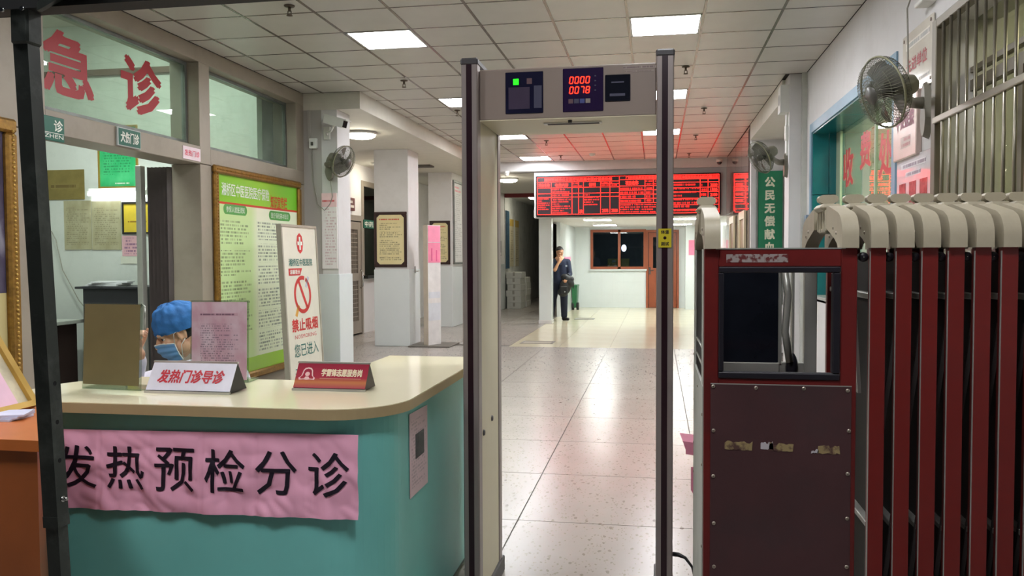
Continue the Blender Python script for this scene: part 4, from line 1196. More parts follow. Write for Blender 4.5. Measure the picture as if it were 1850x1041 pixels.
# ================================================================== RIGHT WALL ITEMS
t = thing('plaque', 'white acrylic plaque with red 先进单位 lettering on the right wall', 'plaque', (XR, 5.36, 2.41))
part(MB().bbox(XR - .016, XR - .004, 5.07, 5.65, 2.41, 2.80, .003), 'plate', mat('acrylic_white', (226, 220, 208), .15), t)
letters('先进单位', (XR - .0172, 5.36, 2.595), -Y_, Z_, .40, .085, red_letter, t, bold=.02)
gp = mat('grey_print', (150, 150, 146), .5)
blurprint((XR - .0165, 5.35, 2.72), -Y_, .46, .045, (150, 150, 146), (226, 220, 208), t, 1, 1, 12)
blurprint((XR - .0165, 5.22, 2.475), -Y_, .2, .025, (150, 150, 146), (226, 220, 208), t, 1, 1, 6)
for y in (5.10, 5.62):
    for z in (2.44, 2.77): part(MB().cyl((XR - .02, y, z), (XR, y, z), .011, 12), 'screw_cap', mat('bolt_brown', (110, 92, 80), .3, metal=.6), t)
t = thing('plaque', 'thick metal plaque reading 平安医院 below the large right fan', 'plaque', (XR, 5.53, 2.0))
part(MB().bbox(XR - .035, XR, 5.29, 5.77, 2.03, 2.42, .006), 'plate', mat('brushed_plate', (206, 186, 178), .25, metal=.5, var=.06), t)
letters('平安医院', (XR - .0362, 5.52, 2.265), -Y_, Z_, .38, .1, mat('maroon_print', (140, 50, 84), .4), t, bold=.03)
blurprint((XR - .0356, 5.50, 2.13), -Y_, .2, .07, (176, 110, 110), (206, 186, 178), t, 1, 2, 6)
t = thing('staff_board', 'white glossy staff photo board under the metal plaque', 'notice board', (XR, 5.42, 1.5))
part(MB().bbox(XR - .012, XR, 5.09, 5.76, 1.5, 2.04, .002), 'panel', mat('glossy_staff_board', (226, 222, 226), .06), t)
for k in range(3): part(MB().box(XR - .0135, XR - .012, 5.14 + k * .21, 5.28 + k * .21, 1.62, 1.88), 'photo', mat('staff_photo', (150, 110, 112), .1, var=.3, scale=20), t)
blurprint((XR - .0126, 5.42, 1.985), -Y_, .5, .035, (130, 110, 130), (226, 222, 226), t, 1, 1, 14)
blurprint((XR - .0126, 5.42, 1.93), -Y_, .3, .03, (130, 110, 130), (226, 222, 226), t, 1, 1, 8)
t = thing('surveillance_box', 'small white junction box high on the right wall where the fan cable starts', 'junction box', (XR, 5.25, 2.95))
part(MB().bbox(XR - .05, XR, 5.2, 5.34, 2.97, 3.08, .006), 'box', white_pl, t)
part(MB().bbox(XR - .08, XR, 5.06, 5.2, 2.86, 2.885, .004), 'ledge', white_pl, t)
# emergency lamp and conduit on the pillar
t = thing('emergency_speaker', 'white wedge-shaped speaker box on the pillar near the ceiling', 'speaker', (1.36, 9.3, 2.9))
part(MB().prism([(9.22, 2.95), (9.40, 2.95), (9.40, 3.22), (9.22, 3.24)], 'x', 1.29, 1.38), 'cabinet', white_pl, t)
part(MB().lathe((1.29, 9.31, 3.09), (-1, 0, 0), [(.001, .008), (.05, .008), (.062, 0)], 18), 'grille', stone_gray, t)
part(MB().bbox(1.362, 1.38, 9.28, 9.31, 2.5, 2.95), 'conduit', white_pl, t)
part(MB().bbox(1.35, 1.38, 9.26, 9.33, 2.66, 2.82), 'junction', white_pl, t)
# green vertical sign
t = thing('vertical_sign', 'tall green vertical sign with white blood donation lettering in the right recess', 'sign', (1.62, 12.5, 1.2))
part(MB().bbox(1.455, 1.80, 12.56, 12.6, .75, 2.66, .005), 'board', mat('donation_green', (18, 122, 84), .35), t)
part(MB().bbox(1.43, 1.455, 12.55, 12.61, .72, 2.68, .003).bbox(1.80, 1.815, 12.55, 12.61, .72, 2.68, .003), 'side_rail', alu_dark, t)
letters('公\n民\n无\n偿\n献\n血\n采\n血\n点', (1.62, 12.558, 1.74), X_, Z_, .15, 1.67, mat('cream_letter', (226, 226, 200), .5), t, bold=.03, line=1.25)
t = thing('wall_case', 'narrow glass display case in the recess right of the green sign', 'display case', (1.88, 11.9, 1.2))
part(MB().bbox(1.86, 1.9, 11.3, 12.5, 1.2, 2.5), 'back', mat('case_back', (190, 184, 170), .1, var=.2, scale=10), t)
part(MB().box(1.845, 1.85, 11.3, 12.5, 1.2, 2.5), 'pane', glass('case_glass', (235, 240, 238), 1.4), t)
tag(part(MB().bbox(1.52, 1.548, 8.98, 9.1, 1.6, 1.85, .004), 'switch_panel', mat('blue_grey_panel', (120, 140, 158), .3)), 'small blue-grey switch panel beside the cashier window frame', 'switch')

# ================================================================== FAR END ITEMS
t = thing('wall_sign', 'small black warning sign on the white corner at the far aisle', 'sign', (-4.1, 21.4, 1.6))
part(MB().box(-4.1, -4.08, 21.15, 21.7, 1.45, 1.85), 'plate', mat('sign_black', (40, 34, 32), .4), t)
part(MB().box(-4.08, -4.078, 21.32, 21.52, 1.6, 1.82).box(-4.08, -4.078, 21.2, 21.65, 1.48, 1.54), 'marking', wtxt, t)
tag(part(MB().bbox(-4.098, -4.06, 22.42, 22.85, 1.1, 2.7), 'glass_board', mat('dark_blue_glass', (70, 96, 116), .15)), 'tall dark blue glass panel on the dim corridor wall', 'panel')
for k, (a, lab) in enumerate(((23.1, 'pale hanging scroll poster on the corridor wall, nearer one'), (24.0, 'pale hanging scroll poster on the corridor wall, further one'))):
    t = thing('scroll_poster', lab, 'poster', (-4.09, a + .3, 1.15), 'corridor posters')
    part(MB().box(-4.098, -4.09, a, a + .6, 1.15, 2.45), 'sheet', printed('scroll', (196, 188, 160), (140, 128, 96), 1, 20, 10, (.15, .85, .1, .8)), t)
    part(MB().box(-4.098, -4.085, a, a + .6, 2.3, 2.5), 'heading', mat('scroll_gold', (190, 160, 80), .5), t)
# stacked white cartons
rnd = random.Random(3)
ct = mat('white_carton', (206, 206, 200), .7, var=.05)
lb = mat('carton_tape', (160, 156, 148), .6)
for s_, (bx, by, nn) in enumerate(((-3.86, 22.75, 6), (-3.85, 23.65, 5))):
    for k in range(nn):
        w_, d_ = .2 + rnd.uniform(-.01, .015), .38
        ox = rnd.uniform(-.015, .015)
        z_ = k * .168
        t = thing('carton', ('white carton in the nearer stack' if s_ == 0 else 'white carton in the further stack') + ' at the corridor wall, number %s from the floor' % ['one', 'two', 'three', 'four', 'five', 'six'][k], 'carton', (bx + ox, by, z_), 'white cartons stacked in the corridor')
        part(MB().bbox(bx - w_ + ox, bx + w_ + ox, by - d_, by + d_, z_, z_ + .166, .006), 'box', ct, t)
        part(MB().box(bx - .03 + ox, bx + .03 + ox, by - d_ - .002, by - d_ + .0, z_ + .06, z_ + .166), 'tape', lb, t)
# metal ladder shelf in the dark
t = thing('wire_shelf', 'tall dim metal shelf rack at the dark end of the corridor', 'shelf', (-2.75, 26.3, 0))
rk = mat('rack_grey', (130, 124, 120), .5, metal=.3)
part(MB().box(-3.05, -3.01, 26.0, 26.04, 0, 1.9).box(-2.42, -2.38, 26.0, 26.04, 0, 1.9).box(-3.05, -3.01, 26.6, 26.64, 0, 1.9).box(-2.42, -2.38, 26.6, 26.64, 0, 1.9), 'uprights', rk, t)
for z in (.15, .45, .75, 1.05, 1.35): part(MB().box(-3.05, -2.38, 26.0, 26.64, z, z + .03), 'shelf_board', rk, t)
# drainpipe, pink posters, bin, paper box
tag(part(MB().cyl((-3.25, 24.6, 0), (-3.25, 24.6, 3.1), .05, 12), 'drain_pipe', mat('pipe_grey', (150, 150, 146), .5)), 'grey vertical pipe in the dim corridor', 'pipe')
tag(part(MB().box(-2.25, -2.245, 20.4, 21.9, 1.15, 1.42), 'pink_notice', mat('hot_pink_paper', (238, 130, 160), .6)), 'pink notice on the partition behind the standing man', 'notice')
tag(part(MB().box(.84, 1.1, 22.592, 22.6, 1.45, 1.85), 'pink_notice', MATS['hot_pink_paper']), 'pink notice on the pier right of the brown door', 'notice')
t = thing('wheelie_bin', 'green wheeled bin behind the standing man', 'bin', (-2.0, 22.3, 0))
gbm = mat('bin_green', (30, 96, 58), .4)
part(MB().add([(-2.21, 22.05, .06), (-2.11, 22.05, .06), (-2.11, 22.5, .06), (-2.21, 22.5, .06), (-2.235, 22.0, .62), (-2.09, 22.0, .62), (-2.09, 22.55, .62), (-2.235, 22.55, .62)], [(0, 3, 2, 1), (4, 5, 6, 7), (0, 1, 5, 4), (1, 2, 6, 5), (2, 3, 7, 6), (3, 0, 4, 7)]), 'bin_body', gbm, t)
part(MB().bbox(-2.24, -2.08, 21.98, 22.58, .62, .67, .015), 'lid', gbm, t)
for x in (-2.205, -2.08): part(MB().cyl((x - .03, 22.1, .1), (x + .03, 22.1, .1), .1, 18), 'wheel', mat('rubber_black', (24, 24, 24), .6), t)
t = thing('paper_sign_box', 'pale box with a lit sign standing inside the brown window', 'box', (-1.0, 23.5, 1.1))
part(MB().bbox(-1.36, -.76, 23.42, 23.7, 1.09, 1.36), 'box', mat('pale_box', (200, 186, 130), .6), t)
tag(part(MB().ball((-.92, 23.75, 1.66), (.07, .04, .10), 14, 8), 'window_lamp', emit('violet_white_lamp', (220, 220, 255), 14.0)), 'small glowing lamp seen through the brown office window', 'lamp')

# ================================================================== RECEPTION DESK
desk = thing('reception_desk', 'teal L-shaped reception desk with a cream top and rounded corner', 'reception desk', (-1.4, 2.9, 0))
teal = mat('teal_laminate', (122, 204, 196), .35, var=.04, scale=2.2)
cream_top = mat('cream_laminate', (242, 235, 202), .07, var=.02, scale=1.5)
edge_m = mat('cream_edge_band', (176, 156, 116), .45, var=.04)
def arc(cx, cy, r, a0, a1, n=10): return [(cx + r * math.cos(a0 + (a1 - a0) * k / n), cy + r * math.sin(a0 + (a1 - a0) * k / n)) for k in range(n + 1)]
def desk_outline(o):
    """plan of the desk: o = overhang added to the base outline"""
    p = []
    r = .20 + o
    p += arc(-.86 - .20, 2.50 + .20, r, -PI / 2, 0, 12)                # front right rounded corner
    p += [(-.86 + o, 3.82 + o), (-1.24 - o, 3.82 + o), (-1.24 - o, 2.99 + o), (-2.06, 2.99 + o)]
    p += arc(-2.00, 2.74, .22 + o, PI * .55, PI, 8)[0:]
    p += arc(-2.06, 2.66, .16 + o, PI, PI * 1.5, 8)
    return p
part(MB().prism(desk_outline(.045), 'z', .915, .948), 'desk_top', edge_m, desk)
part(MB().prism(desk_outline(.043), 'z', .9475, .9505), 'top_surface', cream_top, desk)
base = desk_outline(0)
part(MB().prism(base, 'z', .06, .915, smooth=False), 'desk_base', teal, desk)
part(MB().prism(desk_outline(-.03), 'z', 0, .06), 'plinth', mat('desk_plinth', (60, 90, 86), .5), desk)
part(MB().prism([(-2.0, 2.52), (-.9, 2.52), (-.9, 2.53), (-2.0, 2.53)], 'z', .07, .08), 'seam', teal, desk)

# pink banner taped to the front, crumpled
def crumple(x, z):
    u = (x + 2.06) / 1.13; v = (z - .585) / .27
    sag = math.sin(PI * min(1, max(0, 1 - v))) * .004
    n1 = mnoise.noise(V((x * 7.0, z * 9.0, 1.3)))
    n2 = mnoise.noise(V((x * 17.0 + z * 9, z * 14.0, 4.1)))
    amp = (.35 + .65 * (1 - v)) * (1 - .6 * max(0, v - .8) / .2)
    d = .004 + sag + (abs(n1) * .026 + abs(n2) * .012) * amp
    for k in range(1, 6):                                   # page joints
        d -= .003 * math.exp(-((x - (-2.04 + k * .188)) / .004) ** 2)
    lower = .006 * max(0, .35 - v) / .35 * (1 + math.sin(x * 34))
    return d + lower
ban = thing('pink_banner', 'crumpled pink paper banner reading 发热预检分诊 on the desk front', 'banner', (-1.5, 2.49, .585))
pinkp = mat('pink_paper', (244, 178, 204), .6, var=.04, scale=4)
def bz(x, v):
    t = (x + 2.08) / 1.15
    return (.582 + .012 * t) + v * ((.849 + .016 * t) - (.582 + .012 * t))
def bfn(u, v):
    x = -2.08 + 1.145 * u
    z = bz(x, v)
    return V((x, 2.4985 - crumple(x, z), z))
part(MB().grid(bfn, 150, 44), 'paper_sheet', pinkp, ban)
ink = mat('black_ink', (26, 18, 34), .5)
def drape(p): return V((p.x, 2.4985 - crumple(p.x, p.z) - .0022, p.z))
def subdivided(body, c, wd, ht, bold):
    vs, fs = glyphs(body, 0.0)
    bm = bmesh.new()
    bv = [bm.verts.new((c[0] + q[0] * wd, 2.4, c[1] + q[1] * ht)) for q in vs]
    for f in fs:
        try: bm.faces.new([bv[i] for i in f])
        except ValueError: pass
    for _ in range(2):
        bmesh.ops.subdivide_edges(bm, edges=[e for e in bm.edges if e.calc_length() > .006], cuts=1, use_grid_fill=False)
    bmesh.ops.triangulate(bm, faces=bm.faces[:])
    bm.verts.index_update()
    mb = MB()
    for k_, (dx, dz) in enumerate(((-.0017, .0008), (.0017, -.0008), (0, 0))):
        mb.add([drape(v.co + V((dx, 0, dz))) + V((0, -.0002 * k_, 0)) for v in bm.verts], [[v.index for v in f.verts] for f in bm.faces])
    bm.free()
    return mb
for k, ch in enumerate('发热预检分诊'):
    cx_ = -1.93 + k * .1795
    part(subdivided(ch, (cx_, .728 + .0012 * k), .138, .142, .008), 'lettering', ink, ban)
# notice on the rounded corner
nt = thing('paper_notice', 'white printed notice with a dark photo taped to the desk side', 'notice', (-.85, 3.0, .57))
part(MB().add([(-.8575, 2.79, .575), (-.8575, 3.02, .573), (-.8575, 3.02, .87), (-.8575, 2.79, .876), (-.8565, 2.79, .575), (-.8565, 3.02, .573), (-.8565, 3.02, .87), (-.8565, 2.79, .876)], [(0, 3, 2, 1), (4, 5, 6, 7), (0, 1, 5, 4), (1, 2, 6, 5), (2, 3, 7, 6), (3, 0, 4, 7)]), 'sheet', printed('side_notice', (226, 200, 206), (150, 130, 140), 1, 24, 14, (.1, .9, .1, .9), strength=.5), nt)
part(MB().box(-.8563, -.8555, 2.86, 2.97, .70, .79), 'photo', mat('dark_photo', (70, 70, 76), .3, var=.4, scale=40), nt)

# ---- things on the desk
DT = .9505
def rot2(v, a): return V((v[0] * math.cos(a) - v[1] * math.sin(a), v[0] * math.sin(a) + v[1] * math.cos(a), 0))
def desk_sign(lab, x0, x1, y, w_, h_, face_m, fill):
    t = thing('desk_sign', lab, 'desk sign', ((x0 + x1) / 2, y, DT))
    prof = [(y, DT + .004), (y + w_, DT + .004), (y + w_ / 2, DT + h_)]
    blk = mat('black_plastic', (34, 34, 36), .4)
    part(MB().prism(prof, 'x', x0 + .003, x1 - .003), 'body', blk, t)
    st = mat('satin_aluminium', (196, 196, 192), .28, metal=.7)
    part(MB().box(x0, x1, y - .006, y + .004, DT, DT + .008).box(x0, x1, y + w_ / 2 - .006, y + w_ / 2 + .004, DT + h_ - .003, DT + h_ + .003), 'edge_rail', st, t)
    d = V((0, w_ / 2, h_ - .004)).normalized(); n = V((0, -d.z, d.y))
    c = V(((x0 + x1) / 2, y + w_ / 4, DT + .004 + (h_ - .004) / 2)) + n * .0015
    L_ = math.hypot(w_ / 2, h_ - .004)
    part(MB().quadbox(c, X_, d, n, (x1 - x0) / 2 - .002, L_ / 2 - .006, .0012), 'card', face_m, t)
    fill(t, c + n * .0022, d)
    return t
desk_sign('white desk sign with red 发热门诊导诊 lettering', -1.80, -1.472, 2.672, .125, .105, mat('white_card', (226, 224, 236), .3),
          lambda t, c, d: letters('发热门诊导诊', c, X_, d, .255, .052, mat('vivid_red_print', (200, 20, 40), .45), t, bold=.025, shear=.12))
def redcard():
    g = G('red_gradient_card')
    q = g.xyz(g.co('Generated'))
    r = g.ramp(q[2], [(0, lin((176, 66, 84))), (.25, lin((196, 120, 70))), (.42, lin((170, 40, 60))), (1, lin((150, 22, 52)))])
    g.l(r, g.b.inputs['Base Color']); g.b.inputs['Roughness'].default_value = .6; g.b.inputs['Specular IOR Level'].default_value = .25
    return g.m
def redfill(t, c, d):
    letters('学雷锋志愿服务岗', c + X_ * .038 + d * .012, X_, d, .155, .03, mat('cream_print', (240, 216, 180), .45), t, bold=.03)
    em = MB()
    cc = c - X_ * .092 + d * .003
    hf = [(.012, .026), (.018, .018), (.020, .006), (.023, -.006), (.032, -.013), (.029, -.021), (.012, -.019)]
    outer = [(0, .029)] + hf + [(0, -.021)] + [(-a, b) for a, b in reversed(hf)]
    n = len(outer)
    for k in range(n):
        a, b = outer[k], outer[(k + 1) % n]
        em.add([cc + X_ * a[0] + d * a[1], cc + X_ * b[0] + d * b[1], cc + X_ * b[0] * .8 + d * b[1] * .8, cc + X_ * a[0] * .8 + d * a[1] * .8], [(0, 1, 2, 3)])
    em.add([cc + X_ * .009 * math.cos(a) + d * (.009 * math.sin(a) + .002) for a in [2 * PI * k / 12 for k in range(12)]], [tuple(range(12))])
    em.add([cc + X_ * -.012 - d * .018, cc + X_ * .012 - d * .018, cc + X_ * .006 - d * .008, cc + X_ * -.006 - d * .008], [(0, 1, 2, 3)])
    part(em, 'volunteer_emblem', mat('emblem_pink', (236, 180, 176), .4), t)
    part(MB().quadbox(c + X_ * .036 - d * .011, X_, d, V((0, -d.z, d.y)), .078, .0012, .0003), 'rule', mat('gold_rule', (200, 120, 90), .4), t)
desk_sign('red desk sign with a volunteer emblem at the desk corner', -1.298, -1.022, 2.80, .115, .095, redcard(), redfill)

acr = glass('acrylic_sheet', (226, 232, 226), .8, haze=.06, hazecol=(200, 200, 190))
t = thing('menu_stand', 'brown-backed acrylic stand on the desk seen from behind, leftmost', 'menu stand', (-1.95, 2.75, DT))
def lstand(t, p0, p1, back, h_, m, ymat):
    p0, p1 = V((*p0, DT)), V((*p1, DT))
    a = (p1 - p0).normalized(); n = V((a.y, -a.x, 0))             # n points to the viewer
    up = (Z_ - n * -.0 + (-n) * back).normalized()
    c = (p0 + p1) / 2; hw = (p1 - p0).length / 2
    nn = a.cross(up)
    return c, a, up, nn, hw
c, a, up, nn, hw = lstand(t, (-2.09, 2.725), (-1.835, 2.70), .06, .31, None, None)
part(MB().quadbox(c + up * .158 , a, up, nn, hw, .158, .0022), 'acrylic_panel', acr, t)
part(MB().quadbox(c + up * .165 + nn * .004, a, up, nn, hw - .007, .147, .0012), 'card', mat('olive_card', (112, 102, 68), .45, var=.06), t)
part(MB().quadbox(c - V((a.y, -a.x, 0)) * .05 + Z_ * .003, a, V((-a.y, a.x, 0)), Z_, hw, .05, .0025), 'foot', acr, t)
t = thing('menu_stand', 'acrylic stand with a pink printed notice beside the masked nurse', 'menu stand', (-1.66, 2.94, DT))
c, a, up, nn, hw = lstand(t, (-1.775, 2.925), (-1.545, 2.945), .05, .31, None, None)
part(MB().quadbox(c + up * .158, a, up, nn, hw, .158, .0022), 'acrylic_panel', acr, t)
prn = printed('pink_notice_print', (196, 156, 168), (92, 78, 92), 0, 34, 26, (.16, .86, .1, .72), paper2=(216, 196, 204), strength=.6)
sg_ = -1 if nn.y > 0 else 1
part(MB().quadbox(c + up * .160 + nn * sg_ * .004, a, up, nn, hw - .006, .15, .0012), 'printed_notice', prn, t)
blurprint(c + up * .262 + nn * sg_ * .0057, a, .15, .011, (110, 76, 96), (200, 162, 174), t, 0, 1, 12)
part(MB().quadbox(c + V((0, .05, .003)), a, V((-a.y, a.x, 0)), Z_, hw, .05, .0025), 'foot', acr, t)

# ================================================================== ORANGE PODIUM AT LEFT
t = thing('podium', 'orange-brown wooden podium at the lower left corner', 'podium', (-2.1, 2.15, 0))
org = mat('orange_veneer', (190, 106, 48), .4, var=.1, scale=3)
orgd = mat('orange_veneer_front', (152, 82, 36), .45, var=.12, scale=3)
part(MB().prism([(-2.95, 1.94), (-1.615, 1.94), (-1.94, 2.39), (-2.75, 2.39)], 'z', .915, .945), 'podium_top', org, t)
part(MB().prism([(-2.92, 1.955), (-1.64, 1.955), (-1.955, 2.375), (-2.73, 2.375)], 'z', 0, .915), 'podium_body', orgd, t)
t = thing('gold_easel_board', 'gold-edged board with pink papers leaning on the podium', 'display board', (-2.0, 2.2, .946))
e0 = V((-1.99, 2.35, .965)); dY = V((0, -1, 0)); dU = V((-.54, 0, .84)).normalized(); dn = dY.cross(dU).normalized()
if dn.x < 0: dn = -dn
def ep(a, b, h=0): return e0 + dY * a + dU * b + dn * h
part(MB().quadbox(ep(.2, .17, -.008), dY, dU, dn, .2, .17, .006), 'back_panel', mat('marble_card', (206, 196, 166), .5, var=.15, scale=14), t)
part(MB().quadbox(ep(-.008, .17, 0), dY, dU, dn, .012, .182, .012).quadbox(ep(.2, -.006, 0), dY, dU, dn, .21, .01, .012).quadbox(ep(.2, .346, 0), dY, dU, dn, .21, .01, .012), 'gold_edge', gold_pale, t)
part(MB().quadbox(ep(.17, .09, .001), dY, dU, dn, .12, .085, .001), 'pink_paper', mat('pale_pink_paper', (238, 196, 214), .6), t)
part(MB().quadbox(ep(.16, .26, .001), dY, dU, dn, .13, .06, .001), 'pink_paper', MATS['pale_pink_paper'], t)
for k in range(3):
    tag(part(MB().quadbox((-1.955 + .006 * k, 2.2, .948 + .006 * k), V((math.cos(.2 * k), math.sin(.2 * k), 0)), V((-math.sin(.2 * k), math.cos(.2 * k), 0)), Z_, .06, .05, .0028), 'paper_stack', mat('slip_blue_white', (206, 210, 232), .6)), ['lowest', 'middle', 'topmost'][k] + ' white paper slip lying on the orange podium', 'paper', 'paper slips on the podium')

# ================================================================== BLACK TENT FRAME
t = thing('canopy_frame', 'black square steel canopy leg with a crossbar at the left edge', 'canopy frame', (-1.05, 1.32, 0))
blk = mat('black_painted_steel', (50, 56, 52), .45, metal=.2, var=.2, scale=10, dirt=(104, 110, 104), dirt_amt=.5)
def leg(z0, z1, hw, nm):
    def cx(z): return -1.110 + (1.83 - z) * .042
    vs = []
    for z in (z0, z1):
        for (i, j) in ((-1, -1), (1, -1), (1, 1), (-1, 1)): vs.append((cx(z) + hw * i, 1.322 + hw * j, z))
    part(MB().add(vs, [(0, 3, 2, 1), (4, 5, 6, 7), (0, 1, 5, 4), (1, 2, 6, 5), (2, 3, 7, 6), (3, 0, 4, 7)]), nm, blk, t)
    return cx
cxf = leg(.955, 1.90, .0145, 'outer_leg')
leg(0, .96, .0125, 'inner_leg')
leg(.945, .965, .0152, 'leg_collar')
part(MB().bbox(cxf(1.8) - .018, cxf(1.8) + .018, 1.303, 1.341, 1.81, 1.88), 'corner_bracket', blk, t)
part(MB().box(-2.4, 1.8, 1.30, 1.344, 1.869, 1.94), 'crossbar', mat('unlit_black_steel', (14, 15, 15), .6), t)  # bar coloured near black to stand for its unlit front
part(MB().add([(-1.06, 1.29, 1.86), (-.9, 1.29, 1.93), (-.9, 1.30, 1.93), (-1.06, 1.30, 1.86), (-1.06, 1.29, 1.875), (-.9, 1.29, 1.945), (-.9, 1.30, 1.945), (-1.06, 1.30, 1.875)], [(0, 3, 2, 1), (4, 5, 6, 7), (0, 1, 5, 4), (1, 2, 6, 5), (2, 3, 7, 6), (3, 0, 4, 7)]), 'brace', blk, t)
hole = mat('punched_hole', (8, 8, 8), .9)
for z in (1.205, 1.135, 1.065):
    part(MB().cyl((cxf(z) + .014, 1.322, z), (cxf(z) + .0149, 1.322, z), .0042, 12), 'leg_hole', hole, t)
part(MB().cyl((cxf(1.0) + .015, 1.322, .995), (cxf(1.0) + .025, 1.322, .995), .003, 10).cyl((cxf(1.0) + .0155, 1.322, .995), (cxf(1.0) + .0175, 1.322, .995), .0055, 10), 'leg_bolt', MATS['chrome'], t)
for x in (-1.135, -1.095): part(MB().cyl((x, 1.299, 1.868), (x, 1.2955, 1.868), .004, 10), 'bracket_rivet', MATS['chrome'], t)

# ================================================================== WALK-THROUGH METAL DETECTOR
md = thing('metal_detector', 'cream walk-through metal detector arch with red digits', 'metal detector', (-.345, 3.4, 0))
ccol = mat('detector_cream', (212, 204, 176), .4, var=.02)
pcol = mat('detector_post_grey', (150, 140, 136), .38, metal=.25, var=.04)
strip = mat('detector_dark_strip', (38, 14, 24), .3)
capm = mat('detector_cap', (66, 64, 66), .45)
YF, YR = 3.17, 3.62
for x0, x1 in ((-.752, -.688), (-.002, .062)):
    for yy, f_ in ((YF, -1), (YR - .03, 1)):
        part(MB().bbox(x0, x1, yy, yy + .06, 0, 2.185, .004), 'corner_post', pcol, md)
        ya, yb = (yy - .0015, yy + .001) if f_ < 0 else (yy + .059, yy + .0615)
        part(MB().box(x0 + .020, x1 - .022, ya, yb, .0, 2.18), 'light_strip', strip, md)
    part(MB().bbox(x0 - .003, x1 + .003, YF - .004, YR + .036, 2.175, 2.203, .006), 'post_cap', capm, md)
    part(MB().bbox(x0 + .004, x1 - .004, YF + .06, YR - .03, .03, 2.175, .003), 'side_panel', ccol, md)
    part(MB().bbox(x0 - .008, x1 + .008, YF - .01, YR + .05, 0, .07, .004), 'foot_shoe', capm, md)
hd_ = mat('detector_header', (144, 129, 119), .42, var=.02)
part(MB().bbox(-.687, -.003, YF + .035, YR - .01, 1.964, 2.162, .004), 'header_box', hd_, md)
part(MB().box(-.687, -.003, YF + .037, YR - .012, 1.9625, 1.966), 'header_underside', ccol, md)
navy = mat('display_navy', (28, 28, 52), .18); purp = mat('display_purple', (40, 26, 62), .18); dgl = mat('display_dark', (26, 28, 38), .12)
yf = YF + .035
def slab(x0, x1, z0, z1, m, nm, par=md, y=yf, d=.004):
    return part(MB().bbox(x0, x1, y - d, y + .001, z0, z1, .0025), nm, m, par)
dL = slab(-.583, -.434, 1.986, 2.147, navy, 'status_display')
dM = slab(-.358, -.202, 1.986, 2.152, purp, 'counter_display')
dR = slab(-.196, -.1, 2.02, 2.122, dgl, 'reader_display')
gl_ = emit('green_led', (30, 255, 20), 1.6); offl = mat('led_off', (104, 78, 84), .4); offd = mat('led_off_dark', (58, 44, 70), .4); offg = mat('led_off_grey', (70, 70, 92), .4)
def sq(x0, x1, z0, z1, m, nm, par): return part(MB().box(x0, x1, yf - .0052, yf - .004, z0, z1), nm, m, par)
sq(-.551, -.530, 2.098, 2.120, gl_, 'power_light', dL)
sq(-.498, -.478, 2.099, 2.121, offl, 'alarm_light', dL)
sq(-.570, -.487, 2.004, 2.088, offd, 'status_window', dL); sq(-.470, -.440, 2.006, 2.092, offg, 'status_window', dL)
for k, m in enumerate((offl, offg, mat('led_off_blue', (70, 80, 140), .4), mat('led_off_beige', (150, 140, 130), .4))): sq(-.336 + k * .022, -.318 + k * .022, 2.018, 2.035, m, 'button', dM)
for k in range(4): sq(-.236, -.230, 2.118 - k * .018, 2.122 - k * .018, offg, 'indicator', dM)
sq(-.172, -.124, 2.09, 2.095, offg, 'marking', dR); sq(-.178, -.12, 2.04, 2.05, offg, 'marking', dR)
seg = {'0': 'abcdef', '7': 'abc', '8': 'abcdefg'}
rd = emit('digit_red', (255, 40, 16), 4.0)
def digit(ch, x, z, w_=.0125, h_=.0245, t_=.0032):
    mb = MB()
    sh = lambda zz: (zz - z) * .12
    S = {'a': (x, z + h_, 1), 'g': (x, z + h_ / 2, 1), 'd': (x, z, 1), 'f': (x, z + h_ / 2, 0), 'b': (x + w_, z + h_ / 2, 0), 'e': (x, z, 0), 'c': (x + w_, z, 0)}
    for s_ in seg[ch]:
        sx, sz, hor = S[s_]
        if hor: q = [(sx + .001 + sh(sz), sz - t_ / 2), (sx + w_ - .001 + sh(sz), sz - t_ / 2), (sx + w_ - .001 + sh(sz), sz + t_ / 2), (sx + .001 + sh(sz), sz + t_ / 2)]
        else: q = [(sx - t_ / 2 + sh(sz), sz + .001), (sx + t_ / 2 + sh(sz), sz + .001), (sx + t_ / 2 + sh(sz + h_ / 2), sz + h_ / 2 - .001), (sx - t_ / 2 + sh(sz + h_ / 2), sz + h_ / 2 - .001)]
        mb.prism(q, 'y', yf - .0054, yf - .004)
    return part(mb, 'digit', rd, dM)
for r_, row in enumerate(('0000', '0078')):
    for k, ch in enumerate(row): digit(ch, -.332 + k * .0208, 2.094 - r_ * .038)
blurprint((-.062, yf - .0006, 2.147), X_, .13, .012, (120, 100, 100), (166, 152, 140), md, 0, 1, 9, 'brand_print')
blurprint((-.066, yf - .0006, 2.132), X_, .11, .006, (126, 106, 106), (166, 152, 140), md, 0, 1, 12, 'brand_print')
part(MB().box(-.445, -.215, 3.29, 3.33, 1.958, 1.963), 'vent_frame', white_mt, md)
part(MB().box(-.43, -.225, 3.298, 3.322, 1.9565, 1.9585), 'vent_slot', mat('vent_dark', (60, 50, 48), .7), md)
part(MB().cyl((-.335, 3.25, 1.963), (-.335, 3.25, 1.952), .008, 12), 'infrared_sensor', capm, md)
for (y_, z_) in ((3.27, .716), (3.44, .742)): part(MB().lathe((-.692, y_, z_), (1, 0, 0), [(.001, .006), (.010, .006), (.013, .001), (.013, 0)], 16), 'infrared_eye', capm, md)
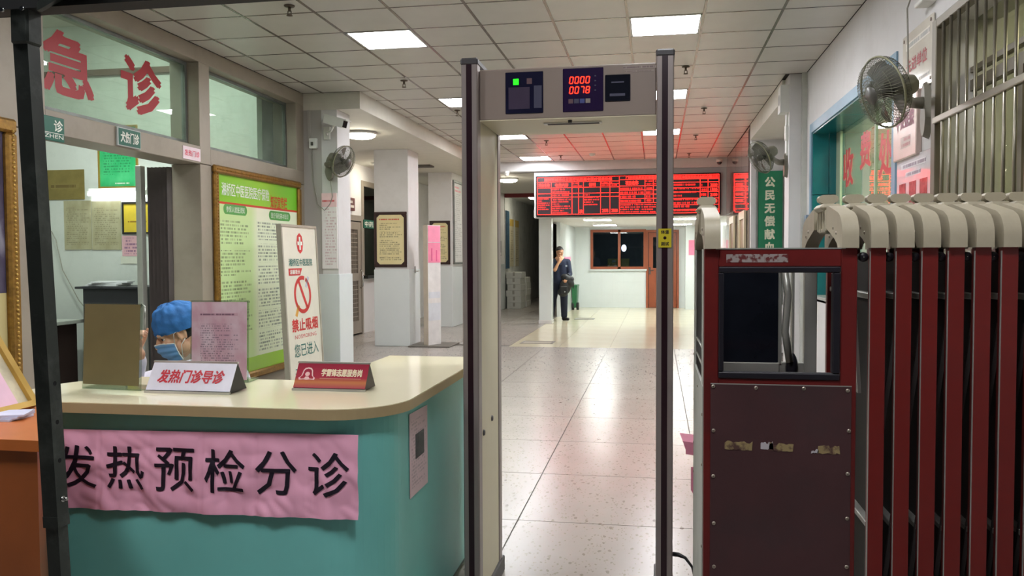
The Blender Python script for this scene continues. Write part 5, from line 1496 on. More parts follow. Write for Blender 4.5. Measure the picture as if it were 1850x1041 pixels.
# yellow sticker
stk = part(MB().box(.006, .054, YF - .004, YF - .0016, 1.462, 1.533), 'temperature_sticker', mat('yellow_sticker', (206, 190, 40), .4), md)
letters('体温', (.030, YF - .0046, 1.520), X_, Z_, .030, .014, ink, stk, bold=.02)
letters('测试', (.030, YF - .0046, 1.476), X_, Z_, .030, .014, ink, stk, bold=.02)
part(MB().cyl((.030, YF - .0048, 1.498), (.030, YF - .004, 1.498), .006, 14), 'sticker_dot', strip, stk)
tag(part(MB().tube([(.0645, 3.2, .285), (.085, 3.19, .287), (.11, 3.18, .28), (.135, 3.17, .25), (.148, 3.16, .2), (.15, 3.16, .1), (.148, 3.18, .01), (.2, 3.3, .008)], [.009, .009, .006, .005, .005, .005, .005, .005], 8), 'power_cable', mat('black_rubber', (22, 22, 24), .5)), 'black power cable plugged into the right detector post', 'cable')

# ================================================================== FOLDING GATE
gate = thing('folding_gate', 'dark red folding barrier gate with cream plastic arches at right', 'gate', (.8, 2.6, 0))
redp = mat('worn_red_paint', (104, 26, 24), .38, var=.12, scale=5, dirt=(52, 26, 26), dirt_amt=.5)
redb = mat('red_bar_strip', (112, 22, 18), .4, var=.1, scale=3, dirt=(70, 30, 28), dirt_amt=.3)
pan_d = mat('dull_maroon_panel', (70, 42, 44), .5, var=.1, scale=4, dirt=(52, 44, 46), dirt_amt=.5, bump=.1, bscale=120)
alu = mat('gate_aluminium', (176, 176, 168), .38, metal=.5, var=.06)
arch_m = mat('cream_gate_plastic', (178, 169, 146), .5, var=.05, scale=8, dirt=(160, 148, 120), dirt_amt=.35)
rub = mat('black_gasket', (26, 24, 32), .4)
screw_m = mat('screw_steel', (170, 160, 146), .3, metal=.8)
YG0, YG1 = 2.30, 2.88
YM = (YG0 + YG1) / 2
cap_poly = [(2.285, 1.449), (2.285, 1.480), (2.287, 1.494), (2.292, 1.508), (2.300, 1.521), (2.311, 1.532), (2.325, 1.539), (2.342, 1.545), (2.47, 1.570), (2.497, 1.570), (2.497, 1.508), (2.385, 1.476), (2.352, 1.462), (2.340, 1.449)]
mirror = [(2 * YM - a, b) for a, b in reversed(cap_poly)]
cw = .021
m_cap = MB().prism([(a - YM, b - 1.449) for a, b in cap_poly], 'x', -cw, cw, smooth=True).mesh('arch_cap'); m_cap.materials.append(arch_m)
m_capr = MB().prism([(a - YM, b - 1.449) for a, b in mirror], 'x', -cw, cw, smooth=True).mesh('arch_cap'); m_capr.materials.append(arch_m)
sd_ = MB()
sd_.bbox(-.030, .030, -.062, .062, .110, .131, .009)
for yy in (-.055, -.02, .02, .055): sd_.bbox(-.018, .018, yy - .006, yy + .006,   .05, .114, .003)
sd_.bbox(-.016, .016, -.05, .05, .045, .062, .004)
m_sad = sd_.mesh('arch_saddle'); m_sad.materials.append(arch_m)
kn = MB()
kp = [(-.0255, .139), (-.028, .145), (-.0275, .151), (-.024, .156), (-.016, .159), (.016, .159), (.024, .156), (.0275, .151), (.028, .145), (.0255, .139), (.018, .135), (.010, .131), (-.010, .131), (-.018, .135)]
kn.prism(kp, 'y', -.017, .017, smooth=True)
m_kn = kn.mesh('arch_knob'); m_kn.materials.append(arch_m)
m_scr = MB().lathe((0, 0, 0), (-1, 0, 0), [(.005, 0), (.004, .002), (.001, .0025)], 8).mesh('screw'); m_scr.materials.append(screw_m)
for q_ in (m_cap, m_capr, m_kn): q_.set_sharp_from_angle(angle=math.radians(28))
def arch(x):
    share(m_cap, 'arch_cap', (x, YM, 1.449), gate); share(m_capr, 'arch_cap', (x, YM, 1.449), gate)
    share(m_sad, 'arch_saddle', (x, YM, 1.449), gate); share(m_kn, 'arch_knob', (x, YM, 1.449), gate)
    for (a, b) in ((2.40, 1.505), (2.36, 1.49), (2 * YM - 2.40, 1.505), (2 * YM - 2.36, 1.49)): share(m_scr, 'screw', (x - cw, a, b), gate)
m_bar = MB().bbox(-.019, .019, -.0125, .0125, 0, 1.42, .002).mesh('gate_bar'); m_bar.materials.append(redp)
m_strip = MB().box(-.0185, .019, -.0007, .0007, 0, 1.40).mesh('red_strip'); m_strip.materials.append(redb)
m_edge = MB().box(-.001, .001, -.003, .003, 0, 1.39).mesh('bar_edge'); m_edge.materials.append(alu)
m_link = MB().bbox(-.012, .012, -.29, .29, -.008, .008, .002).mesh('cross_link'); m_link.materials.append(alu)
m_bolt = MB().lathe((0, 0, 0), (0, -1, 0), [(.013, -.01), (.013, .01), (.009, .014), (.001, .015)], 12).mesh('pivot_bolt'); m_bolt.materials.append(rub)
nb = 15
for k in range(nb):
    x = .571 + .0634 * k
    arch(x)
    share(m_bar, 'gate_bar', (x, YG0 + .0125, .04), gate); share(m_bar, 'gate_bar', (x, YG1 - .0125, .04), gate)
    share(m_strip, 'red_strip', (x, YG0 - .0005, .05), gate); share(m_strip, 'red_strip', (x, YG1 + .0005, .05), gate)
    share(m_edge, 'bar_edge', (x - .0195, YG0 + .003, .05), gate)
    share(m_bolt, 'pivot_bolt', (x - .032, YG0 + .03, 1.425), gate)
    for z in (.2, .7, 1.32): share(m_link, 'cross_link', (x, YM, z), gate)
m_web = MB().box(-.003, .003, YG0 + .03 - YM, YG1 - .03 - YM, 0, 1.33).mesh('gap_dark_plate'); m_web.materials.append(mat('gap_black', (30, 27, 26), .6))  # dark sheets added between the bars so the gaps read as a dark cavity
for k in range(nb): share(m_web, 'gap_dark_plate', (.571 + .0634 * k + .012, YM, .09), gate)
# scissor arms between neighbouring bars
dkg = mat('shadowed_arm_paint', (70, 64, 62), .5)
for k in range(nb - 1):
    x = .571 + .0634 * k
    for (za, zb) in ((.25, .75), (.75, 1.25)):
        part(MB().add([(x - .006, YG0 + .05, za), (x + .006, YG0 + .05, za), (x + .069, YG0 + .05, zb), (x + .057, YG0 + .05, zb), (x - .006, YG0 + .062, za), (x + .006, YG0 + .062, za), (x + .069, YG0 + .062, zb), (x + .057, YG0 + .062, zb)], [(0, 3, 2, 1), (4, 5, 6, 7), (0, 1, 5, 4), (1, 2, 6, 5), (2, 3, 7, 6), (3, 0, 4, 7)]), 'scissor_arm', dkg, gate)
part(MB().add([(.528, YG0 + .1, 1.36), (.537, YG0 + .1, 1.36), (.556, YG0 + .1, 1.05), (.547, YG0 + .1, 1.05), (.528, YG0 + .12, 1.36), (.537, YG0 + .12, 1.36), (.556, YG0 + .12, 1.05), (.547, YG0 + .12, 1.05)], [(0, 3, 2, 1), (4, 5, 6, 7), (0, 1, 5, 4), (1, 2, 6, 5), (2, 3, 7, 6), (3, 0, 4, 7)]), 'scissor_arm', alu, gate)

# head unit of the gate
arch(.148); arch(.499)
HX0, HX1 = .127, .520
for (x0, x1) in ((HX0, HX0 + .038), (HX1 - .040, HX1)):
    part(MB().bbox(x0, x1, YG0, YG0 + .03, .03, 1.449, .002), 'head_post', redp, gate)
    part(MB().bbox(x0, x1, YG1 - .03, YG1, .03, 1.449, .002), 'head_post', alu, gate)
part(MB().bbox(HX0 + .038, HX1 - .04, YG0 + .001, YG0 + .03, 1.40, 1.447, .002), 'top_rail', redp, gate)
part(MB().box(HX0 + .03, HX1 - .03, YG0 - .0005, YG0 + .2, 1.447, 1.4505), 'top_plate', alu, gate)
part(MB().bbox(HX0 + .038, HX1 - .04, YG0 + .001, YG0 + .03, 1.06, 1.098, .002), 'middle_rail', redp, gate)
part(MB().bbox(HX0 + .038, HX1 - .04, YG0 + .001, YG0 + .03, .03, .1, .002), 'bottom_rail', redp, gate)
# scratched silver patch on the top rail
sc_m = G('scraped_paint')
nn_ = sc_m.noise(sc_m.co(), 60, 5)
sc_m.l(sc_m.ramp(nn_, [(.42, lin((96, 34, 34))), (.5, lin((150, 140, 136)))]), sc_m.b.inputs['Base Color'])
part(MB().box(.185, .345, YG0 + .0003, YG0 + .0012, 1.412, 1.434), 'scraped_patch', sc_m.m, gate)
# window: gasket, side glass, frame behind
wx0, wx1, wz0, wz1 = HX0 + .038, HX1 - .042, 1.098, 1.40
gk = MB()
for (a, b, c, d) in ((wx0, wx1, wz1 - .016, wz1), (wx0, wx1, wz0, wz0 + .018), (wx0, wx0 + .014, wz0 + .018, wz1 - .016), (wx1 - .02, wx1, wz0 + .018, wz1 - .016)): gk.bbox(a, b, YG0 - .004, YG0 + .022, c, d, .003)
part(gk, 'window_gasket', rub, gate)
# second window on the far side of the head unit, with its dark screen
rx0, rx1 = HX0 + .038, HX1 - .04
bk = MB()
bk.bbox(rx0, rx1, YG1 - .03, YG1, 1.03, 1.075, .002).bbox(rx0, rx1, YG1 - .03, YG1, 1.40, 1.447, .002)
bk.bbox(.392, .408, YG1 - .035, YG1, 1.07, 1.40, .002).bbox(.44, .448, YG1 - .035, YG1, 1.07, 1.40, .002)
part(bk, 'rear_frame', alu, gate)
scn = glass('dark_display_glass', (40, 44, 54), 1.0, haze=.85, hazecol=(34, 37, 46))
part(MB().box(.16, .395, YG1 - .045, YG1 - .035, 1.075, 1.41), 'dark_screen', scn, gate)
part(MB().bbox(.155, .40, YG1 - .05, YG1 - .03, 1.035, 1.076, .003), 'screen_ledge', alu, gate)
# black bundle and cable behind the glass
part(MB().ball((.44, YG1 - .04, 1.06), (.02, .02, .05), 12, 8), 'cable_bundle', rub, gate)
part(MB().tube([(.41, YG1 - .06, 1.40), (.422, YG1 - .07, 1.3), (.415, YG1 - .06, 1.18), (.43, YG1 - .06, 1.08)], .012, 8), 'conduit', alu, gate)
# lower front panel with screws and torn tape
part(MB().bbox(HX0 + .018, HX1 - .012, YG0 - .004, YG0 + .001, .06, 1.083, .001), 'front_panel', pan_d, gate)
part(MB().box(HX0 + .018, HX1 - .012, YG0 - .0045, YG0 - .002, 1.082, 1.0845), 'panel_edge', alu, gate)
m_ps = MB().lathe((0, 0, 0), (0, -1, 0), [(.0055, 0), (.005, .002), (.002, .003), (.001, .003)], 10).mesh('panel_screw'); m_ps.materials.append(screw_m)
for (x, z) in ((.152, 1.076), (.264, 1.074), (.387, 1.075), (.498, 1.072), (.153, .955), (.502, .965), (.153, .83), (.50, .85), (.155, .70), (.50, .73), (.156, .58), (.5, .60)):
    share(m_ps, 'panel_screw', (x, YG0 - .004, z), gate)
tape = G('torn_tape')
nq = tape.noise(tape.co(), 34, 5, .7)
tape.l(tape.ramp(nq, [(.42, lin((82, 56, 50))), (.55, lin((150, 132, 92)))]), tape.b.inputs['Base Color'])
def rag(x0, x1, z0, z1, m, nm, sd):
    rr = random.Random(sd)
    top = [(x0 + (x1 - x0) * k / 10, z1 + rr.uniform(-.005, .003)) for k in range(11)]
    bot = [(x0 + (x1 - x0) * k / 10 + rr.uniform(-.003, .003), z0 + rr.uniform(-.002, .002)) for k in range(11)]
    part(MB().prism(top + bot[::-1], 'y', YG0 - .0052, YG0 - .004), nm, m, gate)
rag(.183, .256, .905, .927, tape.m, 'torn_tape', 1); rag(.30, .362, .905, .925, tape.m, 'torn_tape', 2); rag(.425, .478, .903, .922, tape.m, 'torn_tape', 5)
rag(.277, .308, .908, .928, mat('white_tape_scrap', (180, 176, 180), .6), 'torn_tape', 3); rag(.408, .428, .903, .912, MATS['white_tape_scrap'], 'torn_tape', 4)
# left side of the head unit: white sheet below, open frame with rungs above
whp = mat('weathered_white_sheet', (186, 188, 178), .5, var=.05, dirt=(150, 152, 142), dirt_amt=.4)
part(MB().box(HX0 - .002, HX0 + .004, YG0 + .03, YG1, .03, 1.07), 'side_sheet', whp, gate)
part(MB().box(HX0 - .001, HX0 + .003, YG0 + .03, YG0 + .10, 1.07, 1.449), 'side_strip', whp, gate)
part(MB().box(HX0 - .001, HX0 + .003, YG1 - .08, YG1, 1.07, 1.449), 'side_strip', whp, gate)
part(MB().tube([(HX0 + .006, YG0 + .09, 1.16), (HX0 + .006, YG1 - .08, 1.16)], .004, 6).tube([(HX0 + .006, YG0 + .09, 1.11), (HX0 + .006, YG1 - .08, 1.11)], .004, 6), 'side_rung', alu, gate)
for (y_, z_) in ((2.34, .99), (2.6, 1.03), (2.85, 1.1), (2.84, .95), (2.34, .85), (2.85, .7), (2.34, .62), (2.85, .8), (2.34, .4)): share(m_scr, 'screw', (HX0 - .002, y_, z_), gate)
# pink paper scraps behind the gate
sp = mat('pink_scrap', (226, 140, 164), .6)
tag(part(MB().add([(.10, 2.90, .745), (.20, 2.885, .735), (.20, 2.885, .78), (.09, 2.90, .79), (.10, 2.90, .76)], [(0, 1, 2, 3, 4)]).add([(.09, 2.90, .79), (.2, 2.885, .78), (.2, 2.93, .80), (.08, 2.94, .81)], [(0, 1, 2, 3)]), 'paper_scrap', sp), 'upper folded pink paper scrap poking out behind the gate', 'paper')
tag(part(MB().add([(.118, 2.90, .70), (.2, 2.885, .715), (.2, 2.885, .55), (.15, 2.89, .57), (.118, 2.90, .62)], [(0, 1, 2, 3, 4)]).add([(.118, 2.90, .62), (.15, 2.89, .57), (.16, 2.93, .56), (.13, 2.93, .61)], [(0, 1, 2, 3)]), 'paper_scrap', sp), 'lower pink paper scrap hanging behind the gate', 'paper')

# ================================================================== PEOPLE
def fuse(mb, name, material, parent, voxel=.007, smooth=4, fac=.5):
    """melt overlapping closed shapes into one continuous skin"""
    off = wl(parent)
    me = mb.mesh('tmp', off)
    o = bpy.data.objects.new('tmp', me); COL.objects.link(o)
    r = o.modifiers.new('r', 'REMESH'); r.mode = 'VOXEL'; r.voxel_size = voxel
    s_ = o.modifiers.new('s', 'SMOOTH'); s_.iterations = smooth; s_.factor = fac
    bpy.context.view_layer.update()
    m2 = bpy.data.meshes.new_from_object(o.evaluated_get(bpy.context.evaluated_depsgraph_get()))
    bpy.data.objects.remove(o); bpy.data.meshes.remove(me)
    m2.name = name
    m2.polygons.foreach_set('use_smooth', [True] * len(m2.polygons))
    m2.materials.clear(); m2.materials.append(material)
    ob = bpy.data.objects.new(name, m2); COL.objects.link(ob); ob.parent = parent
    WL[ob.name] = off
    return ob

def skin_m(name, col):
    g = G(name)
    n = g.noise(g.co(), 14, 4)
    c = lin(col)
    g.l(g.ramp(n, [(.3, tuple(x * .9 for x in c[:3]) + (1,)), (.7, c)]), g.b.inputs['Base Color'])
    g.b.inputs['Roughness'].default_value = .5
    g.b.inputs['Subsurface Weight'].default_value = .08
    return g.m

class Head:
    """head frame: F = where the face looks, U = crown, S = the head's left side"""
    def __init__(s, c, F, up=(0, 0, 1), sc=1.0):
        s.c = V(c); s.F = V(F).normalized()
        s.S = V(up).cross(s.F).normalized(); s.U = s.F.cross(s.S).normalized(); s.sc = sc
    def p(s, f, l, u): return s.c + (s.F * f + s.S * l + s.U * u) * s.sc
    def ax(s): return (s.F, s.S, s.U)
    def shape(s, mb):
        k = s.sc
        mb.ball(s.p(-.012, 0, .035), (.098 * k, .076 * k, .088 * k), 20, 14, s.ax())      # skull
        mb.ball(s.p(.028, 0, -.03), (.062 * k, .062 * k, .085 * k), 18, 12, s.ax())       # face
        mb.ball(s.p(.045, 0, -.085), (.036 * k, .04 * k, .03 * k), 14, 10, s.ax())        # chin
        for l in (-1, 1):
            mb.ball(s.p(.055, .038 * l, -.02), (.026 * k, .024 * k, .022 * k), 12, 8, s.ax())   # cheek
            mb.ball(s.p(.01, .055 * l, -.06), (.034 * k, .016 * k, .032 * k), 12, 8, s.ax())    # jaw angle
            mb.ball(s.p(.076, .026 * l, .028), (.018 * k, .026 * k, .010 * k), 12, 8, s.ax())   # brow
            mb.ball(s.p(.067, .032 * l, .0165), (.014 * k, .019 * k, .007 * k), 12, 8, s.ax())  # upper lid
            mb.ball(s.p(.064, .031 * l, -.007), (.013 * k, .017 * k, .008 * k), 12, 8, s.ax())   # lower lid
        mb.limb(s.p(.088, 0, .015), s.p(.108, 0, -.022), .009 * k, .014 * k, 10)             # nose
        mb.ball(s.p(.098, .012, -.027), .009 * k, 10, 6); mb.ball(s.p(.098, -.012, -.027), .009 * k, 10, 6)
        mb.ball(s.p(.083, 0, -.052), (.014 * k, .024 * k, .006 * k), 12, 8, s.ax())          # lips
        mb.ball(s.p(.081, 0, -.063), (.014 * k, .021 * k, .007 * k), 12, 8, s.ax())
    def ear(s, mb, l):
        k = s.sc
        for t in range(10):
            a = -.9 + 4.2 * t / 9
            a2 = -.9 + 4.2 * (t + 1) / 9
            q = lambda a: s.p(-.012 - .016 * math.cos(a), l * (.078 + .006 * math.sin(a / 2)), -.002 + .030 * math.sin(a) * 1.05)
            mb.limb(q(a), q(a2), .0062 * k, .0062 * k, 8)
        mb.ball(s.p(-.008, l * .074, -.006), (.014 * k, .006 * k, .024 * k), 10, 8, s.ax())
        mb.ball(s.p(-.002, l * .074, -.03), (.007 * k, .006 * k, .009 * k), 8, 6, s.ax())
    def eyes(s, parent, lids=True):
        k = s.sc
        for l in (-1, 1):
            e = part(MB().ball(s.p(.0655, .032 * l, .004), .0115 * k, 14, 10), 'eye', mat('eye_white', (226, 220, 212), .2), parent)
            part(MB().ball(s.p(.0740, .0325 * l, .0038), (.005 * k, .0068 * k, .0062 * k), 12, 8, s.ax()), 'iris', mat('eye_dark', (26, 18, 16), .15), e)
            part(MB().tube([s.p(.0875, .014 * l, .025), s.p(.087, .03 * l, .029), s.p(.076, .048 * l, .026)], [.0018 * k, .0026 * k, .0012 * k], 6), 'eyebrow', mat('brow_black', (30, 22, 20), .7), parent)
            part(MB().tube([s.p(.0755, .017 * l, .006), s.p(.0795, .032 * l, .0105), s.p(.070, .048 * l, .006)], [.0014 * k] * 3, 6), 'eyelid', MATS['brow_black'], parent)

def hand(mb, wrist, palm_dir, palm_n, curl=.5, sc=1.0, thumb=1):
    """palm and five tapering fingers; palm_n = palm normal (fingers curl towards it), thumb = side"""
    w_ = V(wrist); d = V(palm_dir).normalized(); n = V(palm_n); n = (n - d * n.dot(d)).normalized()
    s_ = d.cross(n) * thumb
    for k in range(4):
        t = (k - 1.5) / 1.5
        mb.limb(w_ + s_ * t * -.016 * sc, w_ + d * .082 * sc + s_ * t * -.031 * sc, .015 * sc, .0125 * sc, 10)
    L_ = (.066, .076, .072, .056)
    for k in range(4):
        t = (k - 1.5) / 1.5
        p = w_ + d * .085 * sc - s_ * t * .031 * sc
        a = curl * .5
        for j in range(3):
            dd = (d * math.cos(a) + n * math.sin(a)).normalized()
            q = p + dd * L_[k] * sc * (.46, .31, .25)[j]
            mb.limb(p, q, (.0092 - .001 * j) * sc, (.0084 - .001 * j) * sc, 9)
            p = q; a += curl * .75
    p = w_ + d * .025 * sc + s_ * .026 * sc
    a = .75
    for j in range(3):
        dd = (d * math.cos(a) + s_ * math.sin(a) + n * .35).normalized()
        q = p + dd * (.042, .032, .026)[j] * sc
        mb.limb(p, q, (.013 - .002 * j) * sc, (.011 - .0018 * j) * sc, 9)
        p = q; a -= .32

# ---- masked nurse seated behind the desk
nurse = thing('person', 'person in a blue surgical cap and face mask bending over behind the desk', 'person', (-2.05, 3.75, 0))
sk = skin_m('warm_skin', (226, 176, 140))
hdN = Head((-2.178, 3.50, 1.083), (-.80, -.50, -.42))
hN = hdN
bodyN = MB()
hN.shape(bodyN); hN.ear(bodyN, 1); hN.ear(bodyN, -1)
neck0 = V((-2.07, 3.66, .93))
bodyN.limb(hN.p(-.035, 0, -.05), neck0, .05, .056)
bodyN.limb(neck0, (-2.14, 3.82, .80), .07, .105)
bodyN.limb((-2.14, 3.82, .80), (-2.16, 3.96, .48), .11, .12)
sh_r, sh_l = V((-2.27, 3.88, .86)), V((-2.09, 3.66, .86))
el_r, wr_r = V((-2.50, 3.58, .80)), V((-2.40, 3.52, .98))
bodyN.limb(sh_r, el_r, .055, .045); bodyN.limb(el_r, wr_r, .043, .03)
el_l, wr_l = V((-2.16, 3.42, .74)), V((-2.3, 3.30, .79))
bodyN.limb(sh_l, el_l, .055, .045); bodyN.limb(el_l, wr_l, .043, .028)
bodyN.limb((-2.2, 3.95, .47), (-2.38, 3.55, .47), .085, .065); bodyN.limb((-2.38, 3.55, .47), (-2.38, 3.5, .06), .06, .04)
bodyN.limb((-2.05, 3.88, .47), (-2.18, 3.42, .47), .085, .065); bodyN.limb((-2.18, 3.42, .47), (-2.18, 3.38, .06), .06, .04)
hand(bodyN, wr_r, V((.01, -.05, .12)), hN.c - wr_r, 1.15, .95, 1)
hand(bodyN, wr_l, (-.9, -.3, -.05), (0, 0, -1), .35, .95, -1)
fuse(bodyN, 'body', sk, nurse, .0055, 3)
hN.eyes(nurse)
coat = MB()
coat.limb((-2.1, 3.72, .89), (-2.14, 3.83, .78), .088, .125)
coat.limb((-2.14, 3.83, .80), (-2.16, 3.97, .40), .13, .16)
coat.limb(sh_r, el_r, .072, .062); coat.limb(el_r, el_r + (wr_r - el_r) * .78, .06, .048)
coat.limb(sh_l, el_l, .072, .062); coat.limb(el_l, el_l + (wr_l - el_l) * .85, .058, .042)
coat.limb(sh_r, sh_l, .075, .075)
coat.limb((-2.2, 3.95, .46), (-2.36, 3.57, .46), .105, .09); coat.limb((-2.05, 3.88, .46), (-2.17, 3.44, .46), .105, .09)
fuse(coat, 'white_coat', mat('white_cotton', (226, 222, 232), .7, var=.04, scale=5), nurse, .009, 5)
col_ = MB()
def clr(u, v):
    a = 2 * PI * u
    r = .078 + .02 * v
    ax = (hN.c - neck0).normalized()
    x, y, z = basis(ax)
    return neck0 + ax * (.035 - .05 * v) + x * math.cos(a) * r + y * math.sin(a) * r
col_.grid(clr, 24, 4)
part(col_, 'coat_collar', MATS['white_cotton'], nurse)
capb = mat('surgical_blue', (54, 118, 182), .8, var=.2, scale=14, bump=.9, bscale=30)
cp = MB()
def capf(u, v):
    a = 2 * PI * u
    th = v * PI * .56
    puff = 1.13 + .08 * math.sin(th * 1.4) + .10 * mnoise.noise(V((math.cos(a) * 2.6, math.sin(a) * 2.6, v * 6))) + .05 * abs(mnoise.noise(V((math.cos(a) * 7, math.sin(a) * 7, v * 13)))) + .025 * math.sin(a * 16 + 5 * v) * (1 if v > .45 else .4)
    if v > .93: puff *= .97
    return hN.p(-.012 + .098 * puff * math.sin(th) * math.cos(a) - .012 * math.sin(th), .077 * puff * math.sin(th) * math.sin(a), .033 + .098 * puff * math.cos(th) + .012 * math.sin(th) * math.cos(a))
cp.grid(capf, 72, 26)
part(cp, 'surgical_cap', capb, nurse)
msk = MB()
def maskf(u, v):
    a = (u - .5) * 2.75
    zz = -.024 - .080 * v
    bul = .012 * math.sin(PI * min(1, v * 1.05)) + .0025 * math.sin(v * 22)
    nose = .022 * math.exp(-(a / .35) ** 2) * (1 - v) * 1.1
    r = .076 + bul - .008 * v
    return hN.p(.020 + (r + nose) * math.cos(a) * .98, (r * .93) * math.sin(a), zz + .016 * math.cos(a) * (1 - v) - .010 * (1 - math.cos(a)))
msk.grid(maskf, 28, 16)
maskm = mat('mask_blue', (112, 160, 206), .7, var=.06, scale=8)
mo = part(msk, 'face_mask', maskm, nurse)
mw = mat('mask_white_edge', (236, 236, 230), .7)
part(MB().tube([maskf(u / 20, 0) for u in range(21)], .003, 6).tube([maskf(0, v / 8) for v in range(9)], .0025, 6).tube([maskf(1, v / 8) for v in range(9)], .0025, 6), 'mask_binding', mw, mo)
for l in (-1, 1):
    u_ = 1 if l > 0 else 0
    part(MB().tube([maskf(u_, 0), hN.p(.02, l * .082, .012), hN.p(-.012, l * .088, .026)], .0016, 6).tube([maskf(u_, 1), hN.p(.01, l * .08, -.045), hN.p(-.016, l * .086, -.026)], .0016, 6), 'ear_loop', mw, mo)
hr = MB()
def nhair(u, v):
    a = PI * (.47 + 1.06 * u)
    uu = .045 - .085 * v
    rr = math.sqrt(max(.05, 1 - ((uu - .035) / .088) ** 2)) * 1.04
    return hN.p(-.012 + .098 * rr * math.cos(a), .0765 * rr * math.sin(a), uu)
hr.grid(nhair, 24, 8)
part(hr, 'hair', mat('black_hair', (24, 20, 22), .5), nurse)
# stool
t = thing('stool', 'dark round stool under the seated person behind the desk', 'stool', (-2.12, 3.96, 0))
part(MB().lathe((-2.12, 3.96, .18), (0, 0, 1), [(.001, 0), (.17, 0), (.18, .015), (.17, .035), (.001, .04)], 24), 'seat', rub, t)
part(MB().cyl((-2.12, 3.96, .03), (-2.12, 3.96, .18), .03, 12), 'pole', alu, t)
part(MB().lathe((-2.12, 3.96, 0), (0, 0, 1), [(.001, 0), (.2, 0), (.18, .02), (.03, .04)], 24), 'base', rub, t)

# ---- man in dark work clothes with a rucksack
man = thing('person', 'man in dark blue work clothes standing by the white post, rucksack over his arm', 'person', (-2.1, 18.42, 0))
def mv(x, y, z): return V((-2.12 + x, 18.42 + y, z))
hm = Head(mv(-.01, -.03, 1.525), (.62, -.72, -.18), sc=.98)
mb = MB()
hm.shape(mb); hm.ear(mb, 1); hm.ear(mb, -1)
mb.limb(hm.p(-.03, 0, -.06), mv(-.02, .02, 1.36), .05, .058)
mb.limb(mv(-.02, .02, 1.32), mv(-.02, .03, .95), .13, .12)
msr, msl = mv(-.20, .0, 1.30), mv(.165, .0, 1.31)
mer, mwr = mv(-.10, -.20, 1.13), mv(.0, -.165, 1.34)
mel, mwl = mv(.215, -.03, 1.04), mv(.17, -.20, .93)
mb.limb(mv(-.03, .02, 1.3), msr, .08, .055); mb.limb(mv(-.03, .02, 1.3), msl, .08, .055)
mb.limb(msr, mer, .05, .04); mb.limb(mer, mwr, .04, .028)
mb.limb(msl, mel, .05, .04); mb.limb(mel, mwl, .04, .028)
hand(mb, mwr, hm.p(.13, -.01, -.05) - mwr, hm.c - mwr, 1.1, .95, 1)
hand(mb, mwl, (-.3, -.8, -.3), (-.2, .3, -1), 1.3, .95, -1)
hipr, hipl = mv(-.10, .03, .88), mv(.07, .0, .88)
knr, anr = mv(-.17, .02, .48), mv(-.22, .08, .09)
knl, anl = mv(.085, -.05, .48), mv(.085, -.01, .09)
for (h_, k_, a_) in ((hipr, knr, anr), (hipl, knl, anl)):
    mb.limb(h_, k_, .085, .055); mb.limb(k_, a_, .055, .04)
fuse(mb, 'body', skin_m('tan_skin', (196, 146, 112)), man, .0075, 3)
hm.eyes(man)
nvy = mat('navy_workwear', (30, 40, 66), .75, var=.14, scale=7, bump=.4, bscale=18)
sh = MB()
sh.limb(mv(-.02, .02, 1.33), mv(-.02, .03, 1.28), .095, .16); sh.limb(mv(-.08, .02, 1.27), mv(-.05, .03, .92), .135, .15); sh.limb(mv(.05, .02, 1.27), mv(.03, .03, .92), .13, .145)
sh.limb(mv(-.03, .02, 1.31), msr, .09, .07); sh.limb(mv(-.03, .02, 1.31), msl, .09, .07)
sh.limb(msr, msr + (mer - msr) * .75, .07, .066); sh.limb(msl, mel, .07, .06); sh.limb(mel, mel + (mwl - mel) * .6, .058, .048)
fuse(sh, 'jacket', nvy, man, .012, 5)
tr = MB()
for (h_, k_, a_) in ((hipr, knr, anr), (hipl, knl, anl)):
    tr.limb(h_ + Z_ * .02, k_, .115, .085); tr.limb(k_, a_ + Z_ * .02, .085, .072)
tr.limb(hipr + Z_ * .05, hipl + Z_ * .05, .12, .12)
fuse(tr, 'trousers', mat('dark_navy_trousers', (22, 28, 48), .8, var=.12, scale=6), man, .012, 4)
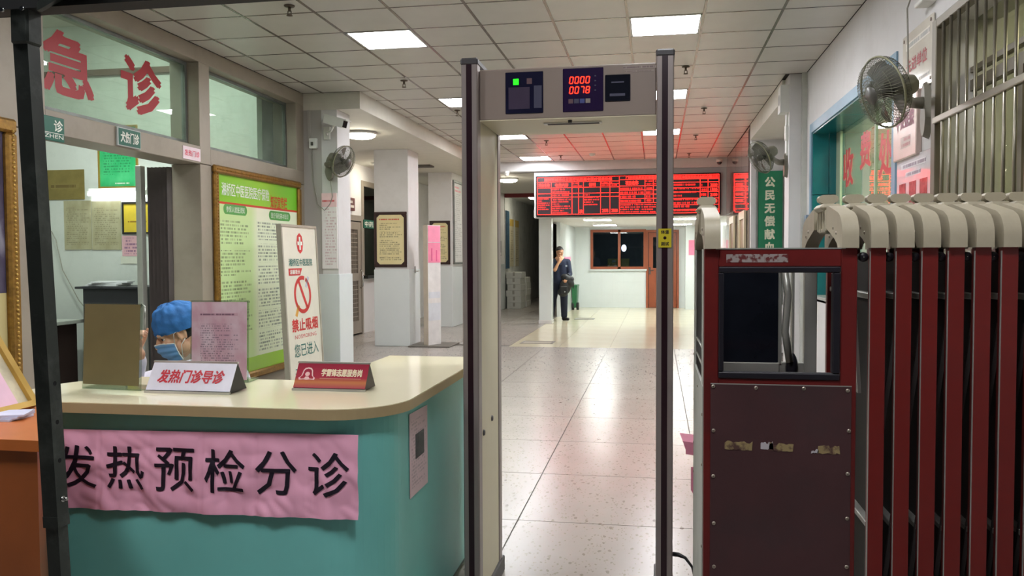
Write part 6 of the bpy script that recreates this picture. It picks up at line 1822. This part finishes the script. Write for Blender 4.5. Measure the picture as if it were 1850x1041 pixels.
for a_, d_ in ((anr, (-.25, -.97, 0)), (anl, (.62, -.78, 0))):
    d_ = V(d_)
    s2 = MB(); b0 = V((a_.x, a_.y, .04))
    s2.limb(b0 - d_ * .04, b0 + d_ * .16, .04, .034); s2.limb(b0, b0 + Z_ * .05, .045, .042)
    fuse(s2, 'shoe', mat('dark_shoe', (34, 28, 30), .5), man, .008, 3)
hr = MB()
def hairf(u, v):
    a = 2 * PI * u; th = v * PI * .52
    q = 1.10 + .03 * mnoise.noise(V((math.cos(a) * 5, math.sin(a) * 5, v * 7)))
    cut = .5 * max(0, math.cos(a)) * v * v
    th *= 1 - cut * .55
    return hm.p(-.016 + .098 * q * math.sin(th) * math.cos(a), .078 * q * math.sin(th) * math.sin(a), .036 + .090 * q * math.cos(th))
hr.grid(hairf, 36, 14)
part(hr, 'hair', MATS['black_hair'], man)
part(MB().box(-1.99, -1.95, 18.245, 18.25, 1.20, 1.24), 'shirt_logo', mat('pale_logo', (170, 180, 190), .5), man)
# rucksack
bp = thing('rucksack', 'black rucksack hanging from the standing man\'s arm', 'bag', mv(.15, -.18, .62))
bm_ = MB()
bm_.ball(mv(.13, -.20, .76), (.13, .09, .17), 20, 14); bm_.ball(mv(.18, -.19, .90), (.12, .085, .12), 18, 12); bm_.ball(mv(.08, -.22, .64), (.12, .085, .10), 18, 12); bm_.ball(mv(.24, -.2, .84), (.09, .08, .10), 14, 10); bm_.ball(mv(.27, -.2, .93), (.06, .06, .06), 12, 8); bm_.ball(mv(.12, -.2, .98), (.09, .07, .07), 12, 8)
bk_ = mat('black_nylon', (30, 32, 34), .5, var=.25, scale=14, bump=.5, bscale=16)
fuse(bm_, 'bag_body', bk_, bp, .012, 3)
part(MB().bbox(mv(.03, 0, 0).x, mv(.19, 0, 0).x, 18.11, 18.15, .60, .78, .02), 'front_pocket', bk_, bp)
part(MB().tube([mv(.10, -.17, .92), mv(.12, -.2, 1.02), mv(.2, -.2, 1.04), mv(.27, -.18, .95), mv(.3, -.2, .80)], .016, 8).tube([mv(.24, -.2, .88), mv(.32, -.2, .84), mv(.31, -.2, .72)], .012, 6), 'strap', bk_, bp)
part(MB().ball(mv(.13, -.31, .65), .014, 10, 6), 'buckle', MATS['chrome'], bp)
